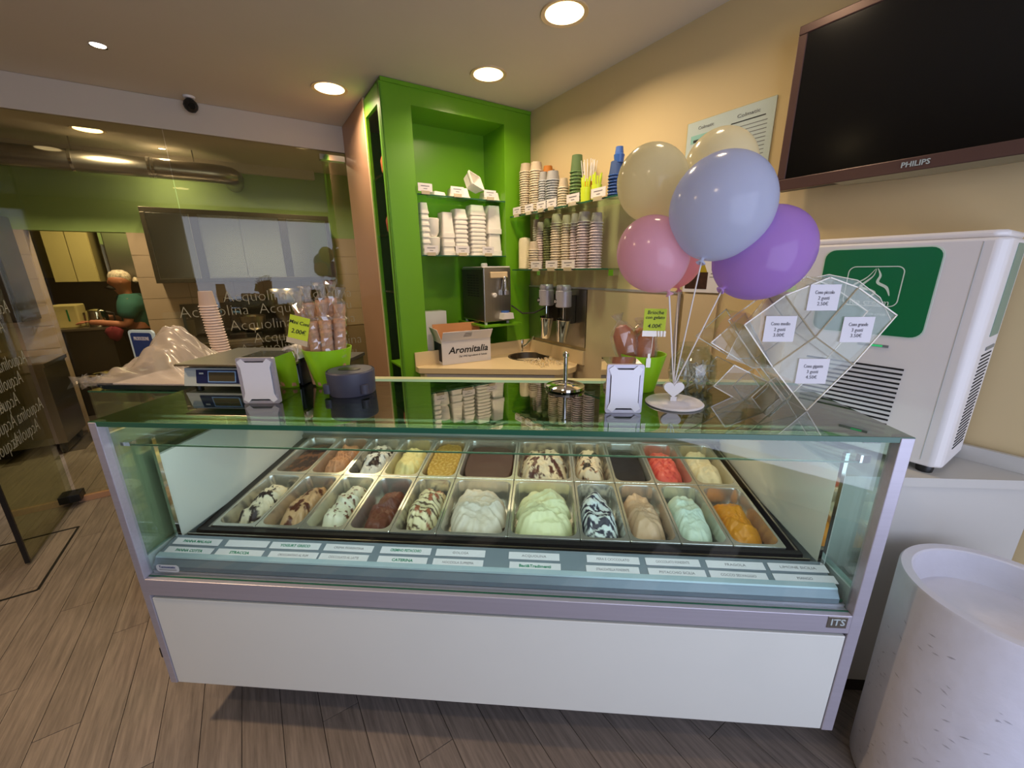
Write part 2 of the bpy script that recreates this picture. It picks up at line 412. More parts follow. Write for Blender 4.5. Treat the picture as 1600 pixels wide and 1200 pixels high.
# ================================================================== LAMPS
def downlight(u, v, r=.1, power=9, col=(1, .70, .40), lab='', m=m_lampw, big=True):
    t = rthing('downlight', lab, 'ceiling light', u, v, H_C, 'recessed ceiling lights')
    MB().lathe([(r*.86, -.002), (r*1.08, -.006), (r*1.1, -.001), (r*1.1, .0)], 28, cap=False).build('trim_ring', m_edge if big else m_chrome, t, smooth=True)
    MB().lathe([(r*.88, -.003), (.001, -.0015)], 28, cap=False).build('diffuser', m, t, smooth=True)
    l = bpy.data.lights.new('lamp', 'AREA'); l.shape = 'DISK'; l.size = r*1.5; l.energy = power; l.color = col; l.spread = math.radians(150)
    lo = bpy.data.objects.new('lamp_light', l); COL.objects.link(lo); lo.parent = t; lo.location = (0, 0, -.012)
WARM = (1, .77, .52)
WARMK = (1, .86, .66)
L = lambda x, y: onZuv(x, y, H_C)[:2]
downlight(*L(882, 20), lab='largest round warm ceiling downlight at the top of the photo', power=12, col=WARM)
downlight(*L(763, 116), lab='round warm ceiling downlight just in front of the green cabinet', power=10, col=WARM)
downlight(*L(515, 138), lab='round warm ceiling downlight left of the green cabinet top', power=12, col=WARM)
downlight(*L(137, 202), lab='leftmost round warm ceiling downlight seen through the glass partition', power=27, col=WARMK)
downlight(*L(470, 229), lab='round warm kitchen downlight behind glass above the steel wall cupboard', power=24, col=WARMK)
downlight(*L(153, 70), r=.035, lab='tiny bright white ceiling spot in the upper left ceiling', power=4, col=(1, .85, .7), m=m_lampc, big=False)
downlight(*L(253, 232), r=.03, lab='tiny white ceiling spot behind the glass left of the ball camera', power=5, col=(1, .85, .7), m=m_lampc, big=False)
# further lamps of the same shop ceiling, over and behind the camera
downlight(-.56, -1.78, lab='round warm downlight out of frame over the television', power=2.5, col=WARM)
downlight(-3.3, -.9, lab='round warm downlight out of frame over the left floor', power=30, col=(1, .68, .38))
downlight(-2.5, -2.6, lab='round warm downlight out of frame behind the viewer', power=8, col=WARM)
downlight(-3.1, 3.35, lab='round warm downlight of the back room', power=26, col=WARMK)

# ================================================================== GREEN CABINET
gu0, gu1, gz1 = -1.118, -.004, 2.665
nu0, nu1, nz1, nd = -.925, -.235, 2.57, .31
gc = rthing('display_cabinet', 'tall lime green built-in cabinet with open niche in the shop corner', 'cabinet', 0, 0, 0)
MB().box(gu0, nu0, 0, .03, 0, gz1).build('front_stile', m_green, gc, bevel=.001)
MB().box(nu1, gu1, 0, .03, 0, gz1).build('front_stile', m_green, gc, bevel=.001)
MB().box(nu0, nu1, 0, .03, nz1, gz1).build('top_rail', m_green, gc)
MB().box(gu0+.01, gu1, -.006, .4, gz1, gz1+.022).build('cornice', m_green, gc)
MB().box(nu0-.02, nu0, .03, nd, .9, nz1+.02).build('niche_side', m_green, gc)
MB().box(nu1, nu1+.02, .03, nd, .9, nz1+.02).build('niche_side', m_green, gc)
MB().box(nu0, nu1, .03, nd, nz1, nz1+.02).build('niche_ceiling', m_green, gc)
MB().box(nu0-.02, nu1+.02, nd, nd+.02, .9, nz1+.02).build('niche_back', m_green, gc)
MB().box(gu0, gu0+.02, .34, .36, 0, gz1).build('side_rail', m_green, gc)
MB().box(gu0, gu0+.012, .0, .06, 0, gz1-.01).build('side_rail', m_greend, gc, label='pale green edge strip of the side opening')
MB().box(gu0, gu0+.02, .06, .34, 2.56, gz1).build('side_rail', m_greend, gc)
MB().box(gu0+.17, gu0+.175, .03, .36, 0, gz1).build('side_recess_back', m_green, gc)
for z in (.88, .6, 1.42, 1.80, 2.17):
    MB().box(gu0+.01, gu0+.17, .05, .34, z, z+.014).build('side_shelf', m_green if z < 1 else m_gshelf, gc)
MB().box(gu0-.004, gu0+.02, .36, .385, 0, gz1+.02).build('edge_strip', m_edge, gc)
MB().box(gu0-.004, gu0+.02, .388, VG-.02, 0, gz1+.02).build('side_panel', m_brown, gc, label='brown beige side panel')
for z, dep in ((2.055, .3), (1.665, .3)):
    MB().box(nu0+.003, nu1-.003, .0, dep, z, z+.008).build('glass_shelf', m_gshelf, gc)
    MB().box(nu0+.003, nu1-.003, -.0025, .0, z, z+.008).build('shelf_edge', m_gedge, gc)
MB().box(-.52, -.18, -.14, .0, 1.150, 1.166).build('machine_shelf', m_green, gc, bevel=.002)
MB().box(-.52, nu1, .0, nd, 1.150, 1.166).build('machine_shelf', m_green, gc)

# snacks hanging in the side recess
for z, c in ((2.185, m_bread), (1.815, m_wood)):
    t = rthing('snack_bag', 'small bag of snacks on a narrow side shelf of the green cabinet, ' + ('upper one' if z > 2 else 'lower one'), 'bag', gu0+.07, .16, z)
    MB().lathe([(.02, 0), (.045, .02), (.05, .09), (.03, .14), (.012, .16), (.02, .175)], 10, sx=1, sy=1.4).build('filling', c, t, smooth=True)
t = rthing('spray_can', 'small red and white can at the bottom of the green side recess', 'can', gu0+.04, .1, .894)
MB().lathe([(.024, 0), (.026, .004), (.026, .115), (.02, .125)], 16).build('can_body', mat('red can', (196, 40, 44), .35, noise=.03), t, smooth=True)
MB().lathe([(.016, .125), (.016, .17), (.012, .175)], 14).build('cap', m_wplas, t, smooth=True)

# ---- polystyrene tubs
def tubmesh(w, d, h, n=5):
    b = MB()
    b.loft([rrect(w*.78, d*.78, .012, 0), rrect(w*.94, d*.94, .014, h*.82), rrect(w, d, .014, h*.82), rrect(w, d, .014, h),
            rrect(w*.9, d*.9, .012, h), rrect(w*.74, d*.74, .012, .006)], capb=True, capt=True)
    return b.mesh('tub', m_poly, 'x')
def tub(u, v, z, me, lab, grp, rot=(PI, 0, 0), h=.06):
    o = bpy.data.objects.new('polystyrene_tub', me); COL.objects.link(o)
    o.matrix_world = Matrix.Translation(Vector(P3(u, v, z))) @ Matrix.Rotation(PHI, 4, 'Z') @ Euler(rot).to_matrix().to_4x4()
    return tag(o, lab, 'tub', grp)
zs = 1.674
def stack(px0, px1, pytop, n, lab, grp, dp=.12, h=.07, zsh=zs, v=.10):
    a = onV(px0, 360, v)[0]; b = onV(px1, 360, v)[0]; ztop = onV((px0+px1)/2, pytop, v)[2]
    wd = (b-a)*.96; me = tubmesh(wd, dp, h); step = (ztop-zsh-h)/max(1, n-1)
    for i in range(n): tub((a+b)/2, v, zsh+h+i*step+.0004, me, lab, grp)
stack(654, 668, 318, 8, 'white polystyrene tub in the leftmost wavy stack on the lower niche shelf', 'tubs of the leftmost stack')
stack(686, 706, 333, 3, 'white polystyrene tub in the low stack left of the middle on the niche shelf', 'tubs of the low stack', h=.17)
stack(706, 727, 328, 9, 'white polystyrene tub in the middle ridged stack on the lower niche shelf', 'tubs of the middle stack')
stack(730, 755, 322, 11, 'white polystyrene tub in the tallest ridged stack on the lower niche shelf', 'tubs of the tallest stack')
stack(757, 779, 323, 2, 'tall smooth white polystyrene tub at the right end of the lower niche shelf', 'smooth tubs at the right end', h=.2)
# rounded cups between
t = MB(); 
for zz, lab in ((1.675, 'lower'), (1.80, 'upper')):
    u = onV(676, 370, .08)[0]
    o = MB().lathe([(.03, 0), (.046, .03), (.05, .1), (.052, .118), (.045, .122), (.0, .122)], 18).build('foam_cup', m_poly, smooth=True, loc=P3(u, .08, zz))
    tag(o, 'round white foam cup, ' + lab + ' of two, second pile on the niche shelf', 'cup')
# loose boxes on the upper shelf
zt = 2.065
for i, (px, py, w, d, h, rot, lab) in enumerate((
        (684, 305, .12, .1, .035, (PI, 0, .3), 'low white foam lid at the left of the upper niche shelf'),
        (717, 303, .16, .13, .07, (PI, 0, -.2), 'wide white foam box in the middle of the upper niche shelf'),
        (736, 287, .14, .12, .07, (PI/2-.5, .2, .4), 'white foam box tipped upright on the upper niche shelf'),
        (766, 300, .14, .12, .065, (PI, 0, .1), 'white foam box at the right of the upper niche shelf'))):
    q = onV(px, py, .1); me = tubmesh(w, d, h)
    tub(q[0], .12, zt+h+.0005 if i != 2 else zt+.10, me, lab, None, rot)
# price cards in clear clips
def card(u, v, z, w=.075, h=.045, ang=0, lab='', words='', face='v', grp=None):
    t = rthing('price_card', lab, 'price card', u, v, z, grp)
    t.rotation_euler = (0, 0, PHI+(0 if face == 'v' else -PI/2)+ang)
    cdd = MB().box(-w/2, w/2, -.001, .001, .012, .012+h).build('card', m_card, t)
    MB().box(-w*.3, w*.3, -.004, .012, -.004, .0).box(-w*.3, w*.3, -.006, -.003, -.006, .016).build('clip', m_acre, t)
    MB().box(-w*.3, w*.3, -.0016, -.001, .012+h*.62, .012+h*.72).box(-w*.12, w*.14, -.0016, -.001, .012+h*.3, .012+h*.38).build('printed_lines', m_greyink, cdd)
for n, (px, z, w) in enumerate(((665, 2.064, .1), (715, 2.064, .1), (766, 2.064, .1), (674, 1.674, .1), (723, 1.674, .11), (763, 1.674, .1))):
    u = onV(px, 300 if z > 2 else 388, -.015)[0]
    card(u, -.012, z, w, .05, 0, '%s white price card on the %s green niche shelf' % (('left', 'middle', 'right')[n % 3], 'upper' if z > 2 else 'lower'), grp=None)

# ---- small whipped cream machine in the niche
mu, mv, mz = -.495, -.1, 1.172
wm = rthing('cream_machine', 'small boxy stainless cream machine on the green niche ledge', 'machine', mu, mv, mz+.012)
MB().box(0, .235, .0, .36, 0, .40).build('housing', m_steel, wm, bevel=.004)
MB().box(-.003, 0, .01, .35, .01, .39).build('side_panel', m_dsteel, wm, label='dark ventilated side panel')
for i in range(9):
    for k in range(4): MB().box(-.0045, -.0025, .07+.05*k, .11+.05*k, .19+i*.019, .197+i*.019).build('vent_slot', m_vent, wm)
MB().box(.0, .24, .02, .34, .402, .41).build('lid', m_wplas, wm); MB().lathe([(.025, .41), (.025, .43), (.018, .435)], 14, c=(.09, .15, 0)).build('lid_knob', m_wplas, wm, smooth=True)
MB().box(.05, .2, -.018, 0, .325, .37).build('handle_bar', m_edge, wm, bevel=.006)
b = MB(); b.lathe([(.03, 0), (.024, .04), (.012, .1)], 12, c=(.165, -.03, .235)); b.box(.14, .2, -.03, -.0, .2, .24); b.box(.185, .2, -.02, 0, .2, .33)
b.build('nozzle', m_chrome, wm, smooth=True)
MB().lathe([(.018, 0), (.018, .015), (.012, .02)], 14, mtx=Matrix.Translation((.085, 0, .2)) @ Matrix.Rotation(PI/2, 4, 'X')).build('dial', m_wplas, wm, smooth=True)
MB().lathe([(.03, -.03), (.034, -.01), (.034, .0)], 14, c=(.18, .0, .08)).build('splash_guard', m_blue, wm, smooth=True)
MB().prism([(-.05, 0), (.05, 0), (.042, .045), (-.042, .045)], 0, .06, mtx=Matrix.Translation((.175, .0, .02)) @ Matrix.Rotation(PI/2, 4, 'X')).build('drip_cup', m_wplas, wm)
for (x, y) in ((.02, .02), (.215, .02), (.02, .34), (.215, .34)): MB().lathe([(.012, -.018), (.012, 0)], 10, c=(x, y, 0)).build('foot', m_wplas, wm, smooth=True)

# ================================================================== SHELVES ON THE RIGHT WALL
for z, v0, v1, nm in ((1.955, -1.175, -.012, 'upper'), (1.57, -1.05, -.035, 'lower')):
    t = rthing('glass_shelf', nm + ' clear glass wall shelf right of the green cabinet holding paper cups', 'shelf', 0, 0, z)
    MB().box(-.2, -.002, v0, v1, -.008, 0).build('glass_plate', m_gshelf, t)
    MB().box(-.2025, -.2, v0, v1, -.008, 0).build('front_edge', m_gedge, t)
    for vb in (v0+.12, v1-.14): MB().box(-.05, 0, vb-.02, vb+.02, -.045, -.0085).build('bracket', m_chrome, t)
DK = {}
def cupmesh(r, h, m, rim=.0018, rimm=None):
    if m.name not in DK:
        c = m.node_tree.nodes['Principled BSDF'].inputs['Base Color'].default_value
        k = mat(m.name+' shaded printed side', (200, 176, 140), .7, noise=.05); k.node_tree.nodes['Vector Math'].inputs[0].default_value = (c[0]*.58, c[1]*.53, c[2]*.48); DK[m.name] = k  # darker cup side: print, plus shade between nested rims put into the colour
    b = MB().lathe([(r*.90, .0045), (r, .0045), (r*1.02, .003), (r, 0), (r*.92, 0)], 16, cap=False)
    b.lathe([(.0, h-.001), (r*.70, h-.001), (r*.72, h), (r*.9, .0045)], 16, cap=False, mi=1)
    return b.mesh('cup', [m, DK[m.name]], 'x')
def cupstack(px, pytop, pybot, z0, w_px, m, lab, u=-.11, pitch=.0125, h=.06, name='paper_cup', cat='cup', up=False):
    a = onU(px-w_px/2, (pytop+pybot)/2, u); b = onU(px+w_px/2, (pytop+pybot)/2, u)
    r = abs(b[1]-a[1])/2*.86; vc = (a[1]+b[1])/2
    zt_ = onU(px, pytop, u)[2]; n = max(1, int(round((zt_-z0-h)/pitch))+1)
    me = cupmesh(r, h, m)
    for i in range(n):
        o = bpy.data.objects.new(name, me); COL.objects.link(o)
        o.location = P3(u+random.uniform(-.001, .001), vc+random.uniform(-.001, .001), z0+.0005+i*pitch); o.rotation_euler = (0, 0, random.random()*6)
        tag(o, lab, cat, 'cups: '+lab)
    return n
ZU, ZL = 1.9555, 1.5705
NC = 0
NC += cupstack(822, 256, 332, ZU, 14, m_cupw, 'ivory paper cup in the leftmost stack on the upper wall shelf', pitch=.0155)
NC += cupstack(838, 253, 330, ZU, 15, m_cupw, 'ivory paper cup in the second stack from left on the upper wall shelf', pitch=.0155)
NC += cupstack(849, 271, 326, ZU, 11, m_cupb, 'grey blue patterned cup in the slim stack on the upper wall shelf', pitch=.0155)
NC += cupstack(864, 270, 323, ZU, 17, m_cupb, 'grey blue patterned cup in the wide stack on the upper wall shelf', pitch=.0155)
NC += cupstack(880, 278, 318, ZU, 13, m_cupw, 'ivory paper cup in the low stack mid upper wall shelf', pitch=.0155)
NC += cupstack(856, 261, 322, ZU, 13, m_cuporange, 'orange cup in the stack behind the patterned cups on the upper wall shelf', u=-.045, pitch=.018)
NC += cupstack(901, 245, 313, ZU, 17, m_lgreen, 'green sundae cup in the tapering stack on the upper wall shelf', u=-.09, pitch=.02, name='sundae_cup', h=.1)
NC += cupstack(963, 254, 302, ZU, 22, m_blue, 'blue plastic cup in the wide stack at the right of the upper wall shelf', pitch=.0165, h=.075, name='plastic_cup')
# narrow last cup on the blue stack
q = onU(967, 243, -.11)
o = MB().lathe([(.0, .001), (.026, 0), (.03, .04), (.024, .045), (.02, .08), (.0, .08)], 16).build('plastic_cup', m_blue, smooth=True, loc=P3(-.11, onU(966, 270, -.11)[1], onU(966, 254, -.11)[2]-.002))
tag(o, 'small blue plastic cup topping the blue stack on the wall shelf', 'cup')
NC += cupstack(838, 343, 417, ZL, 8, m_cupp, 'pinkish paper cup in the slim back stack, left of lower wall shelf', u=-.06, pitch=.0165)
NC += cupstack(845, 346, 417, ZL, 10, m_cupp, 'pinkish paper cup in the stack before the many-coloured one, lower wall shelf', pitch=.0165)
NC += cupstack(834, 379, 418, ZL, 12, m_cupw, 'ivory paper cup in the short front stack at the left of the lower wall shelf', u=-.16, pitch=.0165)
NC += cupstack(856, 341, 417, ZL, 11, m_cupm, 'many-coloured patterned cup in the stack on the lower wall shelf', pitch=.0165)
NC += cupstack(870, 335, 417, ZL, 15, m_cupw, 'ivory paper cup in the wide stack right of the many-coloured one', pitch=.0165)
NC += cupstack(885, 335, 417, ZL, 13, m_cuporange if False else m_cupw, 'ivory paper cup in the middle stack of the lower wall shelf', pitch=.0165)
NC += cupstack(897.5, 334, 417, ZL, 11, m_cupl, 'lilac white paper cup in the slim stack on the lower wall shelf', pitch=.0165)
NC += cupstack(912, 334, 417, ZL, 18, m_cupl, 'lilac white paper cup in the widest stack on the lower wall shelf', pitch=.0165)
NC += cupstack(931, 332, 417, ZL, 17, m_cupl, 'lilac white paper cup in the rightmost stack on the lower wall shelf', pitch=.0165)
print('wall cups', NC)
# clear dome lids in a tube
q0 = onU(820, 392, -.13)
t = rthing('lid_tube', 'milky clear tube of plastic lids at the left end of the lower wall shelf', 'lids', -.13, q0[1], ZL+.001)
MB().lathe([(.045, 0), (.05, .008), (.047, .012), (.047, .20), (.04, .225), (.0, .235)], 20).build('tube', mat('milky lids', (214, 204, 168), .35, noise=.08, scale=30, stretch=(1, 1, 8)), t, smooth=True)
# straws
t = rthing('straw_bundle', 'bundle of thin white straws fanning out on the upper wall shelf', 'straws', -.10, onU(919, 300, -.1)[1], ZU)
MB().lathe([(.03, .0), (.036, .12), (.038, .125), (.034, .125), (.028, .01), (0, .01)], 16).build('holder', m_cuporange, t, smooth=True)
for k in range(14):
    a = k/14*6.28; c = .5+.5*random.random()
    MB().tube([(0.02*math.cos(a)*c, .02*math.sin(a)*c, .0121), (.05*math.cos(a)*c, .062*math.sin(a)*c-.0, .245)], .0022, 5).build('straw', m_wplas, t)
for k, px in enumerate((915, 932)):
    t = rthing('spoon_tub', 'lime green tub of spoons on the upper wall shelf, %s one' % ('left', 'right')[k], 'spoons', -.15, onU(px, 300, -.15)[1], ZU)
    MB().lathe([(.028, 0), (.032, .085), (.03, .085), (.026, .004), (0, .004)], 16).build('tub', m_lime, t, smooth=True)
    for j in range(9):
        a = j/9*6.28; MB().tube([(.016*math.cos(a), .016*math.sin(a), .005), (.026*math.cos(a), .026*math.sin(a), .13+.01*(j % 3))], [.003, .005], 5).build('spoon', m_lime, t)
# price cards on wall shelves
for n, (px, py) in enumerate(((808, 325), (827, 321), (846, 316), (862, 311), (895, 301), (934, 291))):
    q = onU(px, 330, -.205); card(-.208, q[1], 1.9475, .1 if n < 4 else .115, .05, 0, '%s price card clipped to the upper wall shelf' % ('leftmost', 'second', 'third', 'fourth', 'fifth', 'rightmost')[n], face='u')
for n, px in enumerate((838, 862, 888)):
    q = onU(px, 415, -.205); card(-.208, q[1], 1.5625, .125, .05, 0, '%s price card clipped to the lower wall shelf' % ('leftmost', 'middle', 'rightmost')[n], face='u')

# ---- wall cladding frame, steel splash plate, mixers
pc = rthing('wall_cladding', 'beige framed cladding panel on the right wall below the shelves', 'wall panel', 0, 0, 0)
MB().box(-.012, -.001, -1.40, -.69, .5, 1.435).build('panel', m_panelw, pc)
MB().box(-.016, -.001, -1.41, 0, 1.432, 1.445).box(-.018, -.012, -1.412, -1.395, .5, 1.445).build('frame', m_alu, pc, label='thin metal frame')
MB().box(-.012, -.001, -.69, -.0, .5, 1.0).build('panel', m_panelw, pc)
MB().box(-.012, -.001, -1.62, -1.43, .5, 1.435).build('panel', m_panelw, pc)
sp = tag(MB().box(-.018, -.0125, -.685, -.005, 1.025, 1.428, mtx=RM).build('splash_plate', m_steel), 'mirror-like steel splash plate on wall behind the two mixers', 'steel plate')
for k, (v, px) in enumerate(((-.37, 855), (-.565, 885))):
    t = rthing('drink_mixer', ('left' if k == 0 else 'right') + ' silver spindle drink mixer with steel cup on the splash plate', 'mixer', -.12, v, 1.09)
    MB().lathe([(.05, .22), (.056, .225), (.056, .33), (.05, .335), (.052, .345), (.052, .36), (.045, .372), (0, .374)], 24).build('motor_head', m_alu, t, smooth=True)
    MB().box(.0, .10, -.02, .02, .1, .3).build('arm', m_dsteel, t, bevel=.004)
    MB().tube([(0, 0, .22), (0, 0, .1)], .004, 8).build('spindle', m_chrome, t)
    MB().lathe([(.034, 0), (.052, .155), (.056, .158), (.050, .156), (.032, .005), (0, .005)], 24, mtx=Matrix.Translation((-.01, .0, -.02)) @ Matrix.Rotation(.12, 4, 'X')).build('cup', m_chrome, t, smooth=True)
    MB().lathe([(.018, 0), (.018, .003)], 16, mtx=Matrix.Translation((-.054, .018, .26)) @ Matrix.Rotation(-PI/2+.3, 4, 'Z') @ Matrix.Rotation(PI/2, 4, 'X')).build('badge', m_dark, t)
    text('badge_letter', 'D', .022, m_wplas, t, (-.0585, .0195, .26), (PI/2, 0, -PI/2+.3))
o = MB().tube([P3(-.26, -.11, 1.30), P3(-.22, -.2, 1.245), P3(-.16, -.27, 1.25), P3(-.06, -.32, 1.30), P3(-.03, -.37, 1.335)], .006, 8).build('power_cable', m_dark, smooth=True)
tag(o, 'black cable from the cream machine to the left drink mixer', 'cable')

# ================================================================== CORNER WORKTOP
wt = rthing('worktop', 'beige laminate worktop in the corner with round sink', 'worktop', 0, 0, 0)
poly = [(-1.03, -.002), (-1.03, -.075), (-1.0, -.10), (-.25, -.685), (-.16, -.70), (-.09, -.68), (-.02, -.62), (-.0135, -.60), (-.0135, -.002)]
sk = onZuv(826, 557, .9)
sk = (sk[0], sk[1])
# slab with a round cut-out
bm = bmesh.new()
def ringverts(z, pts): return [bm.verts.new((x, y, z)) for x, y in pts]
circ = [(sk[0]+.15*math.cos(2*PI*k/32), sk[1]+.15*math.sin(2*PI*k/32)) for k in range(32)]
for z in (.862, .9):
    a = ringverts(z, poly); b = ringverts(z, circ)
    es = [bm.edges.new((a[i], a[(i+1) % len(a)])) for i in range(len(a))]+[bm.edges.new((b[i], b[(i+1) % 32])) for i in range(32)]
    bmesh.ops.triangle_fill(bm, edges=es, use_beauty=True)
    if z < .88: a0, b0 = a, b
for i in range(len(poly)): bm.faces.new((a0[i], a0[(i+1) % len(poly)], a[(i+1) % len(poly)], a[i]))
for i in range(32): bm.faces.new((b0[i], b0[(i+1) % 32], b[(i+1) % 32], b[i]))
bmesh.ops.recalc_face_normals(bm, faces=bm.faces)
me = bpy.data.meshes.new('slab'); bm.to_mesh(me); bm.free(); me.materials.append(m_counter)
o = bpy.data.objects.new('slab', me); COL.objects.link(o); o.parent = wt
MB().box(-1.03, -.0135, -.016, -.001, .9, 1.0).build('upstand', m_counter, wt); MB().box(-.03, -.0135, -.685, -.016, .9, 1.0).build('upstand', m_counter, wt)
cp = [(-1.0, -.01), (-.995, -.09), (-.25, -.655), (-.1, -.65), (-.03, -.59), (-.03, -.01)]
cb = rthing('base_cabinet', 'cream base cabinet below the corner worktop', 'cabinet', 0, 0, 0)
MB().prism(cp, .08, .858).build('body', m_cab, cb)
# door fronts on the slanting face
p0 = np.array([-.995, -.09]); p1 = np.array([-.25, -.655]); dd = (p1-p0)/np.linalg.norm(p1-p0); Ln = np.linalg.norm(p1-p0); an = math.atan2(dd[1], dd[0])
for k in range(2):
    MB().box(k*Ln/2+.02, (k+1)*Ln/2-.004, -.02, -.0005, .12, .80).build('door', m_cab, cb, loc=(p0[0], p0[1], 0), rot=(0, 0, an), bevel=.002)
MB().box(.02, Ln-.01, -.012, -.0005, .805, .855).build('rail', m_alu, cb, loc=(p0[0], p0[1], 0), rot=(0, 0, an))
sn = rthing('sink', 'round stainless sink bowl let into the worktop', 'sink', sk[0], sk[1], .9)
MB().lathe([(.165, .0), (.165, .003), (.148, .002), (.14, -.03), (.12, -.1), (.03, -.12), (0, -.12)], 36, cap=False).build('bowl', m_dsteel, sn, smooth=True)
fq = onZuv(815, 549, .9)
fc = rthing('tap', 'small chrome mixer tap behind the round sink', 'tap', fq[0], fq[1], .9)
MB().lathe([(.024, 0), (.024, .006), (.019, .01), (.02, .06), (.021, .095), (.014, .105), (0, .107)], 18).build('tap_body', m_chrome, fc, smooth=True)
MB().tube([(0, 0, .03), (.03, -.03, .06), (.07, -.05, .105), (.085, -.06, .13)], [.012, .011, .011, .013], 10).build('spout', m_chrome, fc, smooth=True)
MB().tube([(0, 0, .1), (.0, .03, .15), (.02, .05, .19)], [.004, .003, .003], 6).build('lever', m_chrome, fc, smooth=True)
# dish of foil bits
b = MB(); fq = onZuv(890, 562, .9)
for k in range(90):
    a, c = random.uniform(-.17, .07), random.uniform(-.12, .10); s = .012
    mt = Matrix.Translation((a*.9, c, .004+random.random()*.012)) @ Euler((random.random()*3, random.random()*3, random.random()*3)).to_matrix().to_4x4()
    b.add([(-s, 0, 0), (s, -.003, .002), (0, s, .004), (s*.5, -s, 0)], [(0, 1, 2), (0, 3, 1)], 0, mt)
o = b.build('foil_scraps', m_acre, loc=P3(-.17, -.47, .902), rot=(0, 0, PHI)); tag(o, 'crumpled clear and silver wrapping scraps lying on the worktop edge', 'wrapping', kind='stuff')

# ---- carton
q0 = onZ(692, 571, .9); q1 = onZ(767, 562, .9); q2 = onZ(675, 563, .9)
ang = math.atan2(q1[1]-q0[1], q1[0]-q0[0]); bw = math.hypot(*(q1-q0)[:2])
bd, bh = .2, .175
cx = thing('carton', 'open white cardboard carton printed in black lettering on the worktop', 'box', (q0[0], q0[1], .9005), ang)
MB().box(0, bw, 0, .003, 0, bh).box(0, bw, bd-.003, bd, 0, bh).box(bw-.003, bw, .003, bd-.003, 0, bh).box(0.003, bw-.003, .003, bd-.003, 0, .003).build('carton_body', m_wpaper, cx); cbody = bpy.context.scene.objects['carton_body']
MB().box(0, .003, .003, bd-.003, 0, bh).build('end_panel', m_wpaper, cx)
MB().box(-.0012, 0, .01, bd-.02, .02, bh-.02).build('navy_print', mat('navy print', (28, 32, 56), .6, noise=.05), cx, label='navy printed end')
MB().box(0, bw, -.0, .003, 0, .085).build('flap', [m_wpaper], cx, loc=(0, 0, bh), rot=(.62, 0, 0))
MB().box(0, bw, 0, .003, 0, .1).build('flap', [m_cardboard], cx, loc=(0, bd-.003, bh), rot=(-.12, 0, 0), label='brown inside of the rear flap')
MB().box(0, .003, 0, bd-.006, 0, .09).build('flap', [m_wpaper], cx, loc=(0, .003, bh), rot=(0, -.35, 0))
MB().box(.001, .0025, .004, bd-.004, .004, bh).box(.004, bw-.004, bd-.0045, bd-.003, .004, bh).build('lining', m_cardboard, cx)
text('lettering', 'Aromitalia', .07, m_ink, cbody, (bw*.53, -.0012, bh*.57), (PI/2, 0, 0), width=bw*.82, shear=.25, offset=.0012)
text('lettering', 'Dal 1942 Ingredienti di Felicità', .02, m_ink, cbody, (bw*.62, -.0012, bh*.3), (PI/2, 0, 0), width=bw*.58, shear=.25)
b = MB()
for k in range(5): b.box(bw*.42+.002*k, bw*.58, -.0008, 0, .03+k*.008, .034+k*.008)
b.build('printed_stamp', m_greyink, cx, loc=(0, 0, bh), rot=(.62, 0, 0))
q = onZuv(680, 512, .9)
a_ = onV(664, 500, .18); b_ = onV(698, 500, .18)
tag(MB().box(0, b_[0]-a_[0], 0, .1, 0, onV(690, 486, .18)[2]-.9005).build('small_carton', m_card, loc=P3(a_[0], .18, .9005), rot=(0, 0, PHI), bevel=.002), 'small plain white carton behind the printed carton on the worktop', 'box')

# ================================================================== TELEVISION AND NOTICES
tu = -.09
a = onU(1212, 300, tu); b = onU(1600, 248, tu); c = onU(1236, 60, tu)
tv0 = a[1]; tz0 = a[2]; tz1 = tz0+.56; tvw = 1.0
tv = rthing('television', 'large black flat television with bronze frame on the right wall', 'television', tu, tv0, tz0)
MB().box(0, .045, -tvw, 0, 0, tz1-tz0).build('case', m_dark, tv, bevel=.006)
b = MB(); fw = .03
b.box(-.008, .01, -tvw, 0, 0, .042).box(-.008, .01, -tvw, 0, tz1-tz0-fw, tz1-tz0).box(-.008, .01, -fw, 0, .042, tz1-tz0-fw).box(-.008, .01, -tvw, -tvw+fw, .042, tz1-tz0-fw)
b.build('frame', m_bezel, tv, bevel=.003)
MB().box(-.004, .0, -tvw+fw, -fw, .042, tz1-tz0-fw).build('screen', m_screen, tv)
pr = [(-.2, 0), (-.23, -.012), (-.40, -.018), (-.6, -.018), (-.77, -.012), (-.8, 0)]
MB().prism([(y, z) for y, z in pr], 0, .02, mtx=Matrix(((0, 0, 1, -.008), (1, 0, 0, 0), (0, 1, 0, 0), (0, 0, 0, 1)))).build('lower_lip', mat('olive metal lip', (128, 120, 96), .35, .2, noise=.03), tv, label='pale curved lower lip')
text('lettering', 'PHILIPS', .022, m_lgrey, tv, (-.0092, onU(1430, 262, tu)[1]-tv0, .021), (PI/2, 0, -PI/2), offset=.0005)
MB().box(.045, .09, -.65, -.35, .15, .42).build('wall_mount', m_dark, tv)
nt_ = rthing('notice_board', 'glazed white notice sheet in small print beside the television', 'notice', 0, 0, 0)
MB().box(-.006, -.001, -1.762, -1.352, 1.80, 2.25).build('sheet', m_wpaper, nt_)
MB().box(-.009, -.0065, -1.764, -1.35, 1.80, 2.252).build('cover_glass', m_glass, nt_)
bb = MB()
for k in range(22):
    z = 2.17-k*.016
    bb.box(-.0066, -.006, -1.735, -1.56-.0*random.random(), z, z+.003)
for k in range(14):
    z = 2.08-k*.018; bb.box(-.0066, -.006, -1.53, -1.39, z, z+.003)
bb.build('small_print', m_greyink, nt_)
MB().box(-.0066, -.006, -1.54, -1.375, 2.155, 2.19).build('heading_band', mat('pale teal band', (150, 196, 190), .7, noise=.02), nt_)
